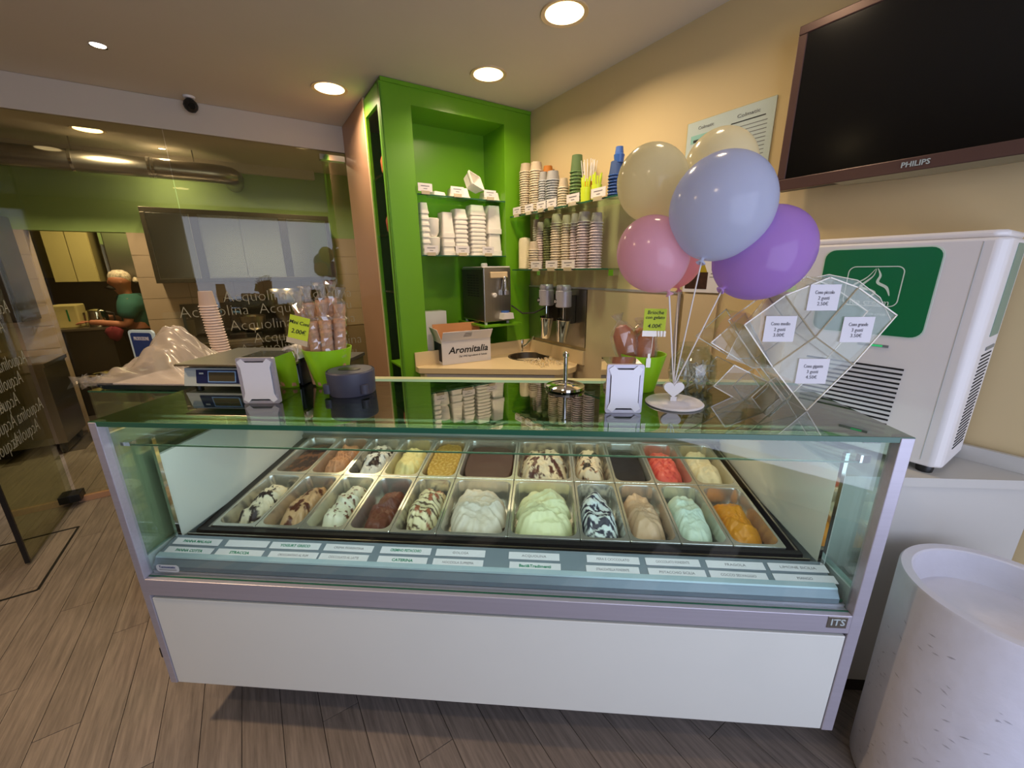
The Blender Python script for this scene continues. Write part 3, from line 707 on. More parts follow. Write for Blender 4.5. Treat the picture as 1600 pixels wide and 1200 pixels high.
MB().box(-.0072, -.0066, -1.525, -1.39, 2.158, 2.17).box(-.0072, -.0066, -1.725, -1.575, 2.19, 2.194).build('bold_line', m_ink, nt_)
text('lettering', 'Colmatic', .02, m_greyink, nt_, (-.0068, -1.45, 2.218), (PI/2, 0, -PI/2), width=.08)
text('lettering', 'Colmatic', .02, m_greyink, nt_, (-.0068, -1.65, 2.215), (PI/2, 0, -PI/2), width=.10)
po = rthing('poster', 'small allergen poster with brown photo and yellow cone shape on the wall', 'poster', 0, 0, 0)
MB().box(-.016, -.0125, -1.62, -1.42, 1.445, 1.68).build('sheet', m_wpaper, po)
MB().box(-.0168, -.016, -1.555, -1.432, 1.462, 1.545).build('photo', mat('brown photo print', (60, 32, 22), .5, noise=.7, scale=60), po)
MB().prism([(-1.55, 1.545), (-1.435, 1.545), (-1.495, 1.66)], 0, .0008, mtx=Matrix(((0, 0, -1, -.016), (1, 0, 0, 0), (0, 1, 0, 0), (0, 0, 0, 1)))).build('yellow_cone', mat('olive yellow print', (170, 150, 30), .6, noise=.1), po)
MB().box(-.0168, -.016, -1.605, -1.57, 1.535, 1.54).box(-.0168, -.016, -1.605, -1.565, 1.52, 1.523).box(-.0168, -.016, -1.605, -1.57, 1.555, 1.557).build('small_print', m_greyink, po)

# ================================================================== RIGHT COUNTER, ICE MACHINE, STONE BIN
CY = .235
rc = thing('side_counter', 'pale grey laminate counter between the gelato case and the right wall', 'counter', (0, 0, 0))
def wallx(y, off=.014):      # x of right wall surface at world y
    v = (y-K[1]+off*U[1])/V[1]; return K[0]+V[0]*v-off*U[0]
yb = 1.05
MB().prism([(2.215, CY+.02), (wallx(CY+.02), CY+.02), (wallx(yb), yb), (2.215, yb)], .09, .905).build('body', m_rcount, rc)
MB().prism([(2.205, CY), (wallx(CY), CY), (wallx(yb), yb), (2.205, yb)], .905, .935).build('top', m_rcount, rc, bevel=.002)
MB().prism([(2.225, CY+.05), (wallx(CY+.05), CY+.05), (wallx(yb), yb), (2.225, yb)], 0.0005, .09).build('plinth', m_plinth, rc)
MB().box(-.03, -.013, -2.74, -1.8, .9355, .985).build('upstand', m_rcount, rc, loc=P3(0, 0, 0), rot=(0, 0, PHI))
mcz = .96
q = onZuv(1469, 736, mcz); mu0 = q[0]; mv0 = q[1]
mu1 = -.032; mv1 = onU(1250, 383, mu0)[1]
mw = mv1-mv0+.02; md = mu1-mu0
zt = onU(1572, 357, mu0)[2]
mh = zt-mcz
ic = rthing('icecream_machine', 'white counter-top ice cream machine with green printed front panel', 'machine', mu0, mv0, mcz)
b = MB(); bv = .022
poly = [(bv, 0), (md, 0), (md, mw), (bv, mw), (0, mw-bv), (0, bv)]
b.prism(poly, 0, mh-.02); b.prism([(bv+.012, .01), (md, .01), (md, mw-.01), (bv+.012, mw-.01), (.014, mw-bv-.01), (.014, bv+.01)], mh-.02, mh)
b.build('housing', m_wplas, ic, bevel=.008, smooth=True)
pz0, pz1 = onU(1440, 575, mu0)[2]-.0-mcz, onU(1470, 385, mu0)[2]-mcz
pv0, pv1 = onU(1478, 385, mu0)[1]-mv0, onU(1292, 395, mu0)[1]-mv0
pzb = onU(1446, 530, mu0)[2]-mcz
def onface(mb_pts, t=.0015): return
FM = Matrix(((0, 0, -1, 0), (-1, 0, 0, 0), (0, 1, 0, 0), (0, 0, 0, 1)))      # (x right as seen, y up, z out) on the -u face
def plate(w, h, r, cx, cy, z0, z1):
    b = MB(); b.loft([[(p[0]+cx, p[1]+cy, z) for p in rrect(w, h, r, 0)] for z in (z0, z1)]); return b
pw_, ph_ = pv1-pv0, pz1-pzb; pcx, pcy = -(pv0+pv1)/2, (pz1+pzb)/2
pb = plate(pw_+.008, ph_+.008, .03, pcx, pcy, 0, .001).build('panel_border', m_logo, ic); pb.matrix_local = FM
pb = plate(pw_, ph_, .028, pcx, pcy, .001, .002).build('green_panel', m_machg, ic, label='deep green printed panel'); pb.matrix_local = FM
sm_ = onU(1490, 540, mu0)[1]-mv0
MB().box(-.0008, .01, sm_-.0006, sm_+.0006, .02, mh-.03).build('cover_seam', m_lgrey, ic)
# logo: rounded outline and a swirl of three strokes
lg = MB(); w0, h0 = .142, .125; lx, ly = pcx-.0, pcy+.018
r1 = rrect(w0, h0, .02, 0, 6); r2 = rrect(w0-.006, h0-.006, .017, 0, 6); n = len(r1)
lg.add([(p[0]+lx, p[1]+ly, .0026) for p in r1]+[(p[0]+lx, p[1]+ly, .0026) for p in r2], [(i, (i+1) % n, (i+1) % n+n, i+n) for i in range(n)])
def stroke(pts, ws):
    L_ = [Vector((p[0]*w0*.5+lx, p[1]*h0*.5+ly, .0026)) for p in pts]; vs = []
    # smooth the polyline
    out = []; wo = []
    for i in range(len(L_)-1):
        p0, p1, p2, p3 = L_[max(i-1, 0)], L_[i], L_[i+1], L_[min(i+2, len(L_)-1)]
        for k in range(6):
            t = k/6; out.append(.5*((2*p1)+(p2-p0)*t+(2*p0-5*p1+4*p2-p3)*t*t+(3*p1-p0-3*p2+p3)*t**3)); wo.append(ws[i]*(1-t)+ws[i+1]*t)
    out.append(L_[-1]); wo.append(ws[-1])
    for i, p in enumerate(out):
        t = (out[min(i+1, len(out)-1)]-out[max(i-1, 0)]).normalized(); nn = Vector((-t.y, t.x, 0)); vs += [p+nn*wo[i]/2, p-nn*wo[i]/2]
    lg.add(vs, [(2*i, 2*i+1, 2*i+3, 2*i+2) for i in range(len(out)-1)])
stroke([(.0, .88), (-.25, .45), (-.62, .12), (-.78, -.02)], [.001, .003, .006, .003])
stroke([(.02, .88), (-.05, .5), (-.42, -.02), (-.05, -.18), (.12, -.35), (-.12, -.6)], [.001, .003, .009, .006, .008, .001])
stroke([(.06, .9), (.2, .55), (.16, .2), (.5, -.05), (.66, -.45)], [.001, .006, .008, .008, .002])
lo = lg.build('logo', m_logo, ic); lo.matrix_local = FM
def facetext(s, size, x, y, m=m_logo, width=None):
    o = text('lettering', s, size, m, ic, (0, 0, 0), (0, 0, 0), width=width); o.matrix_local = FM @ Matrix.Translation((x, y, .003)); return o
facetext('ice cream', .026, lx, ly-.05, width=.1)
facetext('ice cream', .014, lx+.03, ly-.086)
o = MB().box(-.04, .04, -.004, .004, 0, .002).build('display_strip', m_grey, ic); o.matrix_local = FM @ Matrix.Translation((pcx+.035, pzb-.035, 0))
o = MB().box(-.015, .015, -.003, .003, .002, .003).build('indicator', emis('green led', (60, 200, 120), .4), ic); o.matrix_local = FM @ Matrix.Translation((pcx+.045, pzb-.035, 0))
vz1 = onU(1410, 574, mu0)[2]-mcz-.0; vxa, vxb = -(onU(1260, 560, mu0)[1]-mv0)-.0, -(onU(1412, 580, mu0)[1]-mv0)
for k in range(17):
    z = vz1-.008-k*.0155
    o = MB().box(vxa, vxb-k*.0006, -.003, .003, -.002, .0015).build('vent_slot', m_vent, ic); o.matrix_local = FM @ Matrix.Translation((0, z, 0))
# the side facing the street
SM = Matrix(((1, 0, 0, 0), (0, 0, -1, 0), (0, 1, 0, 0), (0, 0, 0, 1)))
sx0, sx1 = md*.42, md*.88
o = plate(sx1-sx0, ph_*.98, .006, (sx0+sx1)/2, pcy+.008, 0, .0015).build('side_print', m_mechs, ic, label='muted green print on the narrow side'); o.matrix_local = SM
for k in range(26):
    o = MB().box(sx0*.72, sx1*.95, -.0022, .0022, -.002, .0012).build('vent_slot', m_vent, ic); o.matrix_local = SM @ Matrix.Translation((0, .055+k*.0118, 0))
o = MB().box(sx0, sx1, -.005, .005, 0, .002).build('display_strip', m_grey, ic); o.matrix_local = SM @ Matrix.Translation((0, pzb-.025, 0))
for (x, y) in ((.035, .04), (md-.03, .04), (.035, mw-.04), (md-.03, mw-.04)): MB().lathe([(.02, -.0245), (.022, -.01), (.02, 0)], 14, c=(x, y, 0)).build('foot', m_dark, ic, smooth=True)

# stone bin: rim circle fitted on z=.74
zb = .735
pts = np.array([onZ(x, y, zb)[:2] for x, y in ((1412, 873), (1457, 851), (1513, 854), (1600, 880), (1439, 925), (1485, 962), (1600, 1006))])
A = np.c_[2*pts, np.ones(len(pts))]; sol = np.linalg.lstsq(A, (pts**2).sum(1), rcond=None)[0]
bx, by = sol[:2]; br = math.sqrt(sol[2]+bx*bx+by*by)
print('bin', bx, by, br)
bn = thing('stone_bin', 'tall round white stone bin at the right front', 'bin', (bx, by, 0))
MB().lathe([(br*.93, .0005), (br*.95, .004), (br, zb-.006), (br-.004, zb), (br-.026, zb), (br-.03, zb-.004), (br-.034, zb-.06), (br-.05, zb-.09)], 72, cap=False).build('shell', m_stone, bn, smooth=True)
MB().lathe([(0, zb-.085), (br-.045, zb-.085), (br-.045, zb-.09)], 48, cap=False).build('inner_lid', m_stone, bn, smooth=True)
b = MB()
for k in range(140):
    a = random.uniform(2.2, 5.4); z = .05+random.random()*.6; rr = br*(.95+.05*z/zb)+.0004; s = random.uniform(.002, .006)
    mt = Matrix.Rotation(a, 4, 'Z') @ Matrix.Translation((rr, 0, z)) @ Matrix.Rotation(random.uniform(-.6, .6), 4, 'X')
    b.add([(0, -s*1.6, -.0008), (.0003, 0, -s*.4), (0, s*1.6, .0008), (.0003, 0, s*.4)], [(0, 1, 2, 3)], 0, mt)
b.build('pock_marks', mat('stone pit', (178, 178, 188), .9, noise=.1), bn)['kind'] = 'stuff'

# ================================================================== THE GELATO CASE
W, H = 2.17, 1.17
gcase = thing('gelato_case', 'long glass-fronted gelato display case with white front panel', 'display case', (0, 0, 0))
DB = .93      # depth of the body
# side wings: aluminium front edge, glass upper side, enamel lower side
for s_, xa, xb in ((0, 0.0, .024), (1, W-.032, W)):
    MB().box(xa, xb, -.012, .018, .203, H-.002).build('front_upright', m_alu, gcase, bevel=.002)
    MB().box(xa+.004, xb-.004, .018, DB, .56, .70).build('side_rail', m_lgrey, gcase)
    MB().box(xa+.009, xa+.015, .02, .62, .70, H-.016).build('side_glass', m_gside, gcase)
    MB().box(xa+.004, xb-.004, .018, DB, .203, .56).build('side_skin', m_cab, gcase)
    MB().box(xa, xb, .62, DB, .70, .90).build('rear_upright', m_lgrey, gcase)
    x = .035 if s_ == 0 else W-.052
    MB().box(x, x+.012, .112, .86, .70, 1.008).build('inner_side_panel', m_white, gcase)
    x = .045 if s_ == 0 else W-.062
    MB().box(x, x+.010, .100, .112, .703, 1.075).build('shelf_post', m_chrome, gcase)
MB().box(-.014, -.001, .0, DB, .34, 1.115).build('outer_side_panel', m_cab, gcase, label='cream outer side panel at the left end')
MB().box(-.02, .0, .0, .05, .30, .34).build('panel_foot', m_plinth, gcase, label='small brown foot of the side panel')
# top glass, its edge, the staff-side ledge
MB().box(.0, W, -.006, .44, H-.010, H).build('top_glass', m_gtop, gcase)
MB().box(.0, W, -.010, -.006, H-.014, H).build('top_glass_edge', m_gedge, gcase)
MB().box(.0, W, .44, .475, H-.014, H).build('teal_glass_strip', mat('teal glass strip', (122, 168, 150), .45, noise=.03), gcase)
MB().box(.0, W, .475, .51, H-.014, H).build('rear_ledge', mat('pale ledge', (205, 205, 160), .3, noise=.03), gcase)
b = MB()
b.box(.03, W-.03, .085, .50, 1.140, 1.143)
b.build('canopy_tray', mat('olive grey blind', (150, 154, 124), .5, noise=.04), gcase)
for k in range(9):
    y = .10+k*.042
    MB().box(.035, W-.035, y, y+.006, 1.143, 1.153).build('louvre', m_lgrey, gcase)
MB().box(.03, W-.03, .50, .51, .95, H-.015).build('rear_header', m_dsteel, gcase)
# front glass and sill tracks
MB().box(.026, W-.034, .008, .014, .64, H-.014).build('front_glass', m_glass, gcase)
for k, (y, z) in enumerate(((.0, .640), (.018, .646), (.028, .652))):
    MB().box(.026, W-.034, y, y+.005, z-.008, z).build('glass_track', m_gedge if k != 1 else m_alu, gcase)
MB().box(.026, W-.034, .016, .022, H-.024, H-.0145).build('front_head_rail', m_gedge, gcase)
# inner glass deck whose front edge draws the thin line
MB().box(.028, W-.05, .045, .30, 1.073, 1.079).build('glass_deck', m_glass, gcase)
MB().box(.028, W-.05, .0435, .045, 1.0745, 1.079).build('deck_edge', mat('bright green glass edge', (84, 112, 84), .2, noise=.02), gcase)
MB().box(W-.085, W-.035, .03, .05, H-.035, H-.0265).build('glass_hinge', m_chrome, gcase, bevel=.004)
MB().box(.03, .06, .03, .05, 1.079, 1.09).build('deck_clip', m_chrome, gcase)
MB().box(W-.075, W-.05, .035, .05, 1.079, 1.10).build('deck_clip', m_chrome, gcase)
# label ledge
lp = [(.014, .652), (.014, .668), (.030, .690), (.112, .7115), (.112, .652)]
def xprism(poly, x0, x1, m, name, parent=gcase, **k):
    return MB().prism(poly, x0, x1, mtx=Matrix(((0, 0, 1, 0), (1, 0, 0, 0), (0, 1, 0, 0), (0, 0, 0, 1)))).build(name, m, parent, **k)
xprism(lp, .036, W-.055, mat('blue grey ledge', (128, 140, 152), .35, .3, noise=.02), 'label_ledge')
xprism([(.0265, .6885), (.0295, .6925), (.044, .6965), (.044, .6945)], .036, W-.055, mat('pale ledge band', (176, 196, 206), .25, .2, noise=.02), 'ledge_band')
# well: dark frame, rails, back wall
tz = lambda y: .69+.0909*(y-.19)
xprism([(.112, .60), (.112, .685), (.150, .690), (.152, .672), (.168, .672), (.17, .69), (.186, .692), (.186, .60)], .05, W-.065, m_dark, 'front_gutter')
MB().box(.05, W-.065, .136, .141, .690, .700).build('gutter_rail', m_steel, gcase)
xprism([(.186, .60), (.186, tz(.186)-.002), (.87, tz(.87)-.002), (.87, .60)], .047, .090, m_dark, 'well_frame')
xprism([(.186, .60), (.186, tz(.186)-.002), (.87, tz(.87)-.002), (.87, .60)], W-.078, W-.062, m_dark, 'well_frame')
xprism([(.186, tz(.186)-.002), (.186, tz(.186)+.003), (.87, tz(.87)+.003), (.87, tz(.87)-.002)], .082, .090, m_steel, 'well_rim')
xprism([(.186, tz(.186)-.002), (.186, tz(.186)+.003), (.87, tz(.87)+.003), (.87, tz(.87)-.002)], W-.078, W-.072, m_steel, 'well_rim')
MB().box(.03, W-.03, .872, .89, .60, .93).build('back_wall', m_lgrey, gcase)
MB().box(.03, W-.03, .846, .871, .735, .765).build('back_gutter', m_steel, gcase)
MB().box(.03, W-.03, .03, .87, .50, .56).build('well_floor', m_dsteel, gcase)
# front: rail, gap, panel, badge
MB().box(.025, W-.033, -.014, .020, .577, .638).build('front_rail', m_alu, gcase, bevel=.002)
MB().box(.026, W-.034, .0, .02, .56, .577).build('shadow_gap', m_dark, gcase)
MB().box(.026, W-.034, -.010, .012, .205, .563).build('front_panel', m_white, gcase, bevel=.002)
MB().box(.026, W-.034, .013, DB, .203, .50).build('body', m_lgrey, gcase)
MB().box(.12, W-.12, .25, DB-.05, 0.0005, .203).build('plinth', m_plinth, gcase)
bq = onY(1308, 972, -.0142)
MB().box(bq[0]-.026, bq[0]+.026, -.0155, -.0142, bq[2]-.02, bq[2]+.018).build('maker_badge', m_steel, gcase, bevel=.001)
text('badge_lettering', 'ITS', .03, m_lgrey, gcase, (bq[0]+.001, -.0158, bq[2]-.001), (PI/2, 0, 0), offset=.0006)
b = MB(); b.loft([[(p[0], z, p[1]) for p in rrect(.078, .026, .010, 0)] for z in (0, -.0008)])
b.build('sticker', m_wpaper, gcase, loc=(.085, .0135, .661)); 
text('sticker_text', 'Tecnostatic', .012, m_sign, gcase, (.085, .0123, .666), (PI/2, 0, 0)); MB().box(.055, .115, .0124, .0126, .656, .6575).box(.055, .115, .0124, .0126, .653, .6542).build('sticker_text', m_greyink, gcase)
# LED strip not in view, added under the case top to light the pans
MB().box(.1, W-.1, .055, .070, 1.142, 1.147).build('added_case_lamp', emis('added case led', (235, 244, 255), 1.0), gcase)
cl = bpy.data.lights.new('added_case_light', 'AREA'); cl.shape = 'RECTANGLE'; cl.size = W-.25; cl.size_y = .02; cl.energy = 5.5; cl.color = (.86, .93, 1)
clo = bpy.data.objects.new('added_case_light', cl); COL.objects.link(clo); clo.parent = gcase; clo.location = (W/2, .062, 1.139); clo.rotation_euler = (.55, 0, 0)

# ------------------------------------------------------------------ pans and gelato
def smooth_noise(x, y, seed, oct=4):
    r = np.random.RandomState(seed); out = np.zeros_like(x); amp = 1; tot = 0
    fx = 1.0
    for o in range(oct):
        for k in range(3):
            a = r.rand()*6.28; ph = r.rand()*6.28; f = fx*(.8+.5*r.rand())
            out += amp*np.sin((x*math.cos(a)+y*math.sin(a))*f+ph+1.3*np.sin((x*math.sin(a)-y*math.cos(a))*f*.7+ph*2)); tot += amp
        amp *= .5; fx *= 2.1
    return out/tot*1.6
C_ = lambda c: np.array(lin(c)[:3])
def gelato(name, w, l, col, pat, seed, shape=(0, 0, 1, 1), lev=-.018, hgt=.045, ridge=1.0, flat=False):
    # shape: centre offset (fractions), width and length factors of the mound in its pan
    n, m = (46, 120); cxo, cyo, fw_, fl_ = shape
    t = np.linspace(0, 2*PI, m, endpoint=False); s = np.linspace(0, 1, n)
    a, b_ = (w/2-.004)*min(1, fw_*1.28), (l/2-.006)*min(1, fl_*1.05)
    p = 3.4 if flat else 2.9
    rr = (np.abs(np.cos(t)/a)**p+np.abs(np.sin(t)/b_)**p)**(-1/p)
    if not flat: rr = rr*(1.03-.16*np.abs(smooth_noise(np.cos(t)*3, np.sin(t)*3+1, seed, 3))-.13*np.abs(smooth_noise(np.cos(t)*9, np.sin(t)*9, seed+8, 3)))
    Sg, Tg = np.meshgrid(s, t, indexing='ij'); Rr = np.tile(rr, (n, 1))
    X = Sg*Rr*np.cos(Tg); Y = Sg*Rr*np.sin(Tg)
    X = X+cxo*w*.55*(1-.6*Sg**2); Y = Y+(cyo-.03)*l/2
    lim = w/2-.0045; X = np.clip(X, -lim, lim); Y = np.clip(Y, -l/2+.012, l/2-.012)
    dome = (1-Sg**4)**.75
    q = smooth_noise(X*34, Y*26, seed+1, 3)
    if flat:
        Z = lev+.0015*q*ridge
    else:
        swirl = np.sin((Y*1.0+.35*X*np.sign(cxo+.01)+.012*smooth_noise(X*25, Y*25, seed+2, 2))*95)
        swirl = 1-np.abs(swirl)**.6
        lobes = 1.6*(.5-np.abs(np.sin(Y*24+X*(9 if seed % 2 else -9)+1.4*smooth_noise(X*22, Y*16, seed+4, 2)+seed)))+.5*smooth_noise(X*30, Y*30, seed+7, 2)
        Z = lev-.045+(hgt*.55+.052)*dome+.011*lobes*dome+.010*q*dome+.008*ridge*swirl*dome+.003*smooth_noise(X*170, Y*170, seed+3, 3)*dome
    Z[-1, :] = lev-.05
    fil = smooth_noise(X*190, Y*170, seed+5, 3); big = smooth_noise(X*75+3, Y*62, seed+6, 4)
    base = C_(col[0]); Cc = np.tile(base, (n, m, 1))*(1+.05*q[..., None])
    def mix(mask, c): 
        mk = np.clip(mask, 0, 1)[..., None]; return Cc*(1-mk)+C_(c)*mk
    if pat == 'chunks':
        mk = (.55*fil+.8*big-.12)*6; Cc = mix(mk, col[1]); Z = Z+.002*np.clip(mk, 0, 1)
    elif pat == 'streak':
        mk = (.9*big+.3*fil+.22-16*np.abs(X-cxo*w/2+.012))*5; Cc = mix(mk, col[1])
    elif pat == 'swirls':
        ph = np.sin((Y*210+X*50)+3.2*big+.9*fil); mk = (ph-.0)*4; Cc = mix(mk, col[1])
    elif pat == 'lines':
        ph = np.sin((Y*1.0+.25*X)*250+1.6*big); mk = (ph-.62)*6; Cc = mix(mk, col[1])
        r = np.random.RandomState(seed)
        for k in range(12):
            px_, py_ = (r.rand()-.5)*w*.6+cxo*w/2, (r.rand()-.5)*l*.8; mk = (1-np.hypot(X-px_, Y-py_)/.010)*5; Cc = mix(mk, col[2]); Z = Z+.005*np.clip(mk, 0, 1)
    elif pat == 'dots':
        r = np.random.RandomState(seed)
        for k in range(70):
            px_, py_ = (r.rand()-.5)*w*.7+cxo*w/2, (r.rand()-.5)*l*.85; mk = (1-np.hypot(X-px_, Y-py_)/(.003+.003*r.rand()))*4; Cc = mix(mk, col[1]); Z = Z+.002*np.clip(mk, 0, 1)
    elif pat == 'nuts':
        mk = (smooth_noise(X*260, Y*260, seed+9, 2)-.25)*4; Cc = mix(mk, col[1]); Z = Z+.003*np.clip(mk, 0, 1)
    elif pat == 'noodles':
        ph = np.abs(np.sin((X*.9+Y*.25)*300+2.5*big)); Z = Z+.0035*ph*dome; Cc = mix((.35-ph)*2, col[1])
    elif pat == 'patch':
        mk = (big+.25*fil-.12)*6; Cc = mix(mk, col[1]); mk2 = (fil-.6)*6; Cc = mix(mk2, col[2] if len(col) > 2 else col[1])
    Cc = np.clip(Cc, 0, 1)
    vs = np.c_[X.ravel(), Y.ravel(), Z.ravel()]
    i, j = np.meshgrid(np.arange(n-1), np.arange(m), indexing='ij'); jn = (j+1) % m
    fs = np.stack([i*m+j, (i+1)*m+j, (i+1)*m+jn, i*m+jn], -1).reshape(-1, 4)
    me = bpy.data.meshes.new(name); me.from_pydata(vs.tolist(), [], fs.tolist()); me.polygons.foreach_set('use_smooth', [True]*len(fs))
    at = me.color_attributes.new('Col', 'FLOAT_COLOR', 'POINT')
    at.data.foreach_set('color', np.c_[Cc.reshape(-1, 3), np.ones(n*m)].ravel()); me.materials.append(m_gel); me.update()
    return me
def panmesh(w, l, dep=.085):
    b = MB(); i_ = .0115; r0 = .030
    g = .0008
    rings = [rrect(w-2*g, l-2*g, .004, -.006), rrect(w-2*g, l-2*g, .004, 0), rrect(w-2*g-.002, l-2*g-.002, .004, .0012),
             rrect(w-2*i_+.004, l-2*i_-.004, r0, .0012), rrect(w-2*i_, l-2*i_-.008, r0, -.004), rrect(w-2*i_-.008, l-2*i_-.018, r0, -dep)]
    b.loft(rings, capb=False, capt=True)
    return b.mesh('pan', m_pan, 'x')
NAR, WID = .1645, .2475
TILT = math.atan(.0909)
rows = []
front = [
 ('stracciatella', 'cream gelato with dark chocolate shards, leftmost in the front row', [(238, 226, 196), (44, 24, 20)], 'chunks', (.18, .0, .66, .95), -.02, .035, .4),
 ('coffee', 'tan gelato with brown sauce streaks, second from left in the front row', [(206, 166, 122), (90, 42, 24)], 'streak', (.18, 0, .68, .95), -.02, .035, .3),
 ('yoghurt', 'cream gelato dotted with brown crumbs, third from left in the front row', [(232, 228, 200), (110, 60, 34)], 'dots', (.16, .0, .66, .98), -.02, .045, .6),
 ('chocolate', 'milk chocolate brown gelato with bare pan wall, front row', [(112, 62, 46), (80, 40, 30)], 'plain', (.12, -.05, .72, .94), -.03, .035, .3),
 ('cheesecake', 'cream gelato with thin dark lines and biscuit cubes, front row', [(236, 224, 180), (86, 62, 34), (166, 96, 66)], 'lines', (.05, 0, .82, .97), -.012, .035, .6),
 ('hazelnut', 'wide pan of smooth whitish beige gelato, front row', [(222, 212, 192)], 'plain', (0.04, -.04, .92, .94), -.01, .04, .7),
 ('pistachio', 'wide pan of pale greenish yellow folded gelato, front row', [(226, 228, 180)], 'plain', (-.02, -.04, .93, .94), -.01, .04, 1.1),
 ('bacio', 'white gelato closely streaked with dark blue-black sauce, front row', [(226, 236, 236), (46, 46, 66)], 'swirls', (-.08, -.02, .84, .97), -.015, .03, .6),
 ('nougat', 'plain light brown gelato in a narrow pan, front row', [(206, 172, 138)], 'plain', (-.08, -.04, .86, .93), -.015, .035, .5),
 ('coconut', 'pale mint white gelato in a narrow pan, front row', [(214, 230, 210)], 'plain', (-.12, -.02, .8, .95), -.015, .04, .5),
 ('mango', 'orange mango gelato in the rightmost front pan', [(226, 148, 26)], 'plain', (-.12, -.05, .8, .92), -.025, .03, .4)]
back = [
 ('liquorice', 'nearly black brown flat gelato, leftmost in the back row', [(56, 38, 34), (120, 80, 56)], 'patch', (0, 0, .96, .96), -.03, .0, 1, True),
 ('peanut', 'light brown gelato piped in noodles, second in the back row', [(206, 152, 112), (150, 96, 64)], 'noodles', (.1, 0, .72, .96), -.02, .035, .8),
 ('cookie', 'white gelato with black sauce swirls, third in the back row', [(236, 234, 224), (40, 22, 24)], 'patch', (.08, 0, .76, .96), -.02, .035, .4),
 ('lemon_cream', 'smooth pale yellow gelato, fourth in the back row', [(238, 226, 156)], 'plain', (.06, -.05, .78, .93), -.02, .035, .3),
 ('amber_nuts', 'flat golden gelato covered in chopped nuts, back row', [(176, 142, 44), (206, 176, 90)], 'nuts', (0, 0, 1, 1), -.014, 0, 1, True),
 ('dark_ganache', 'wide pan of flat dark chocolate gelato, back row', [(74, 44, 36)], 'plain', (0, 0, 1, 1), -.02, 0, .4, True),
 ('marbled', 'wide pan of cream gelato marbled with chocolate, back row', [(232, 218, 186), (88, 48, 40)], 'patch', (-.02, -.03, .92, .94), -.02, .04, .5),
 ('biscuit', 'cream gelato with black and brown biscuit pieces, back row', [(232, 214, 182), (34, 26, 26), (160, 104, 70)], 'patch', (-.04, -.03, .88, .94), -.02, .035, .4),
 ('black_chocolate', 'almost black gelato low in its pan, back row', [(26, 20, 24)], 'plain', (0, 0, 1, .98), -.03, 0, .7, True),
 ('strawberry', 'coral pink strawberry gelato, back row', [(240, 106, 92), (220, 70, 70)], 'dots', (-.08, -.02, .82, .95), -.018, .035, .5),
 ('lime_sorbet', 'pale cream gelato in the rightmost back pan', [(232, 222, 186)], 'plain', (-.1, -.02, .78, .93), -.018, .035, .5)]
for ri, (row, y0, y1) in enumerate(((front, .19, .520), (back, .521, .851))):
    x = .0915; Lp = (y1-y0)/math.cos(TILT); pmn, pmw = panmesh(NAR, Lp), panmesh(WID, Lp)
    for i, fl_ in enumerate(row):
        wd = WID if i in (5, 6) else NAR
        loc = (x+wd/2, (y0+y1)/2, tz((y0+y1)/2)+.006); x += wd
        o = bpy.data.objects.new('gelato_pan', pmw if wd == WID else pmn); COL.objects.link(o); o.location = loc; o.rotation_euler = (TILT, 0, 0)
        tag(o, 'stainless pan of the ' + fl_[1].replace(' gelato', '').replace('wide pan of ', 'wide '), 'pan', 'stainless gelato pans')
        flat = len(fl_) > 8
        me = gelato('gelato', wd-.026, Lp-.030, fl_[2], fl_[3], 11*i+ri*131+5, fl_[4], fl_[5], fl_[6], fl_[7], flat)
        g = bpy.data.objects.new('gelato', me); COL.objects.link(g); g.location = loc; g.rotation_euler = (TILT, 0, 0)
        tag(g, fl_[1], 'gelato', 'gelato flavours')

# ------------------------------------------------------------------ flavour labels on the ledge
ln_ = np.cross(np.array([1, 0, 0]), np.array([0, .112-.030, .7115-.690])); ln_ = ln_/np.linalg.norm(ln_)
la = math.atan2(.7115-.690, .112-.030)
topl = [(272, 348, 'PANNA MALAGA', 1), (354, 422, '', 0), (423, 503, 'YOGURT GRECO', 1), (507, 586, 'CREMA FIORENTINA', 0), (595, 676, 'CREMINO PISTACCHIO', 1), (681, 760, 'GOLOSA', 0),
        (794, 875, 'ACQUOLINA', 0), (915, 998, 'PERA E CIOCCOLATO', 0), (1006, 1091, 'CIOCCOLATO FONDENTE', 0), (1100, 1190, 'FRAGOLA', 0), (1196, 1286, 'LIMONE SICILIA', 0)]
botl = [(258, 335, 'PANNA COTTA', 1), (337, 414, 'STRACCIA', 1), (420, 499, 'CROCCANTINO AL RUM', 0), (499, 578, 'CIOCCOLATO AL LATTE', 0), (590, 670, 'CATERINA', 1), (676, 757, 'NOCCIOLA SUPREMA', 0),
        (795, 877, 'Baci&Tradimenti', 1), (914, 998, 'STRACCIATELLA FONDENTE', 0), (1010, 1100, 'PISTACCHIO SICILIA', 0), (1105, 1194, 'COCCO SELVAGGIO', 0), (1203, 1299, 'MANGO', 0)]
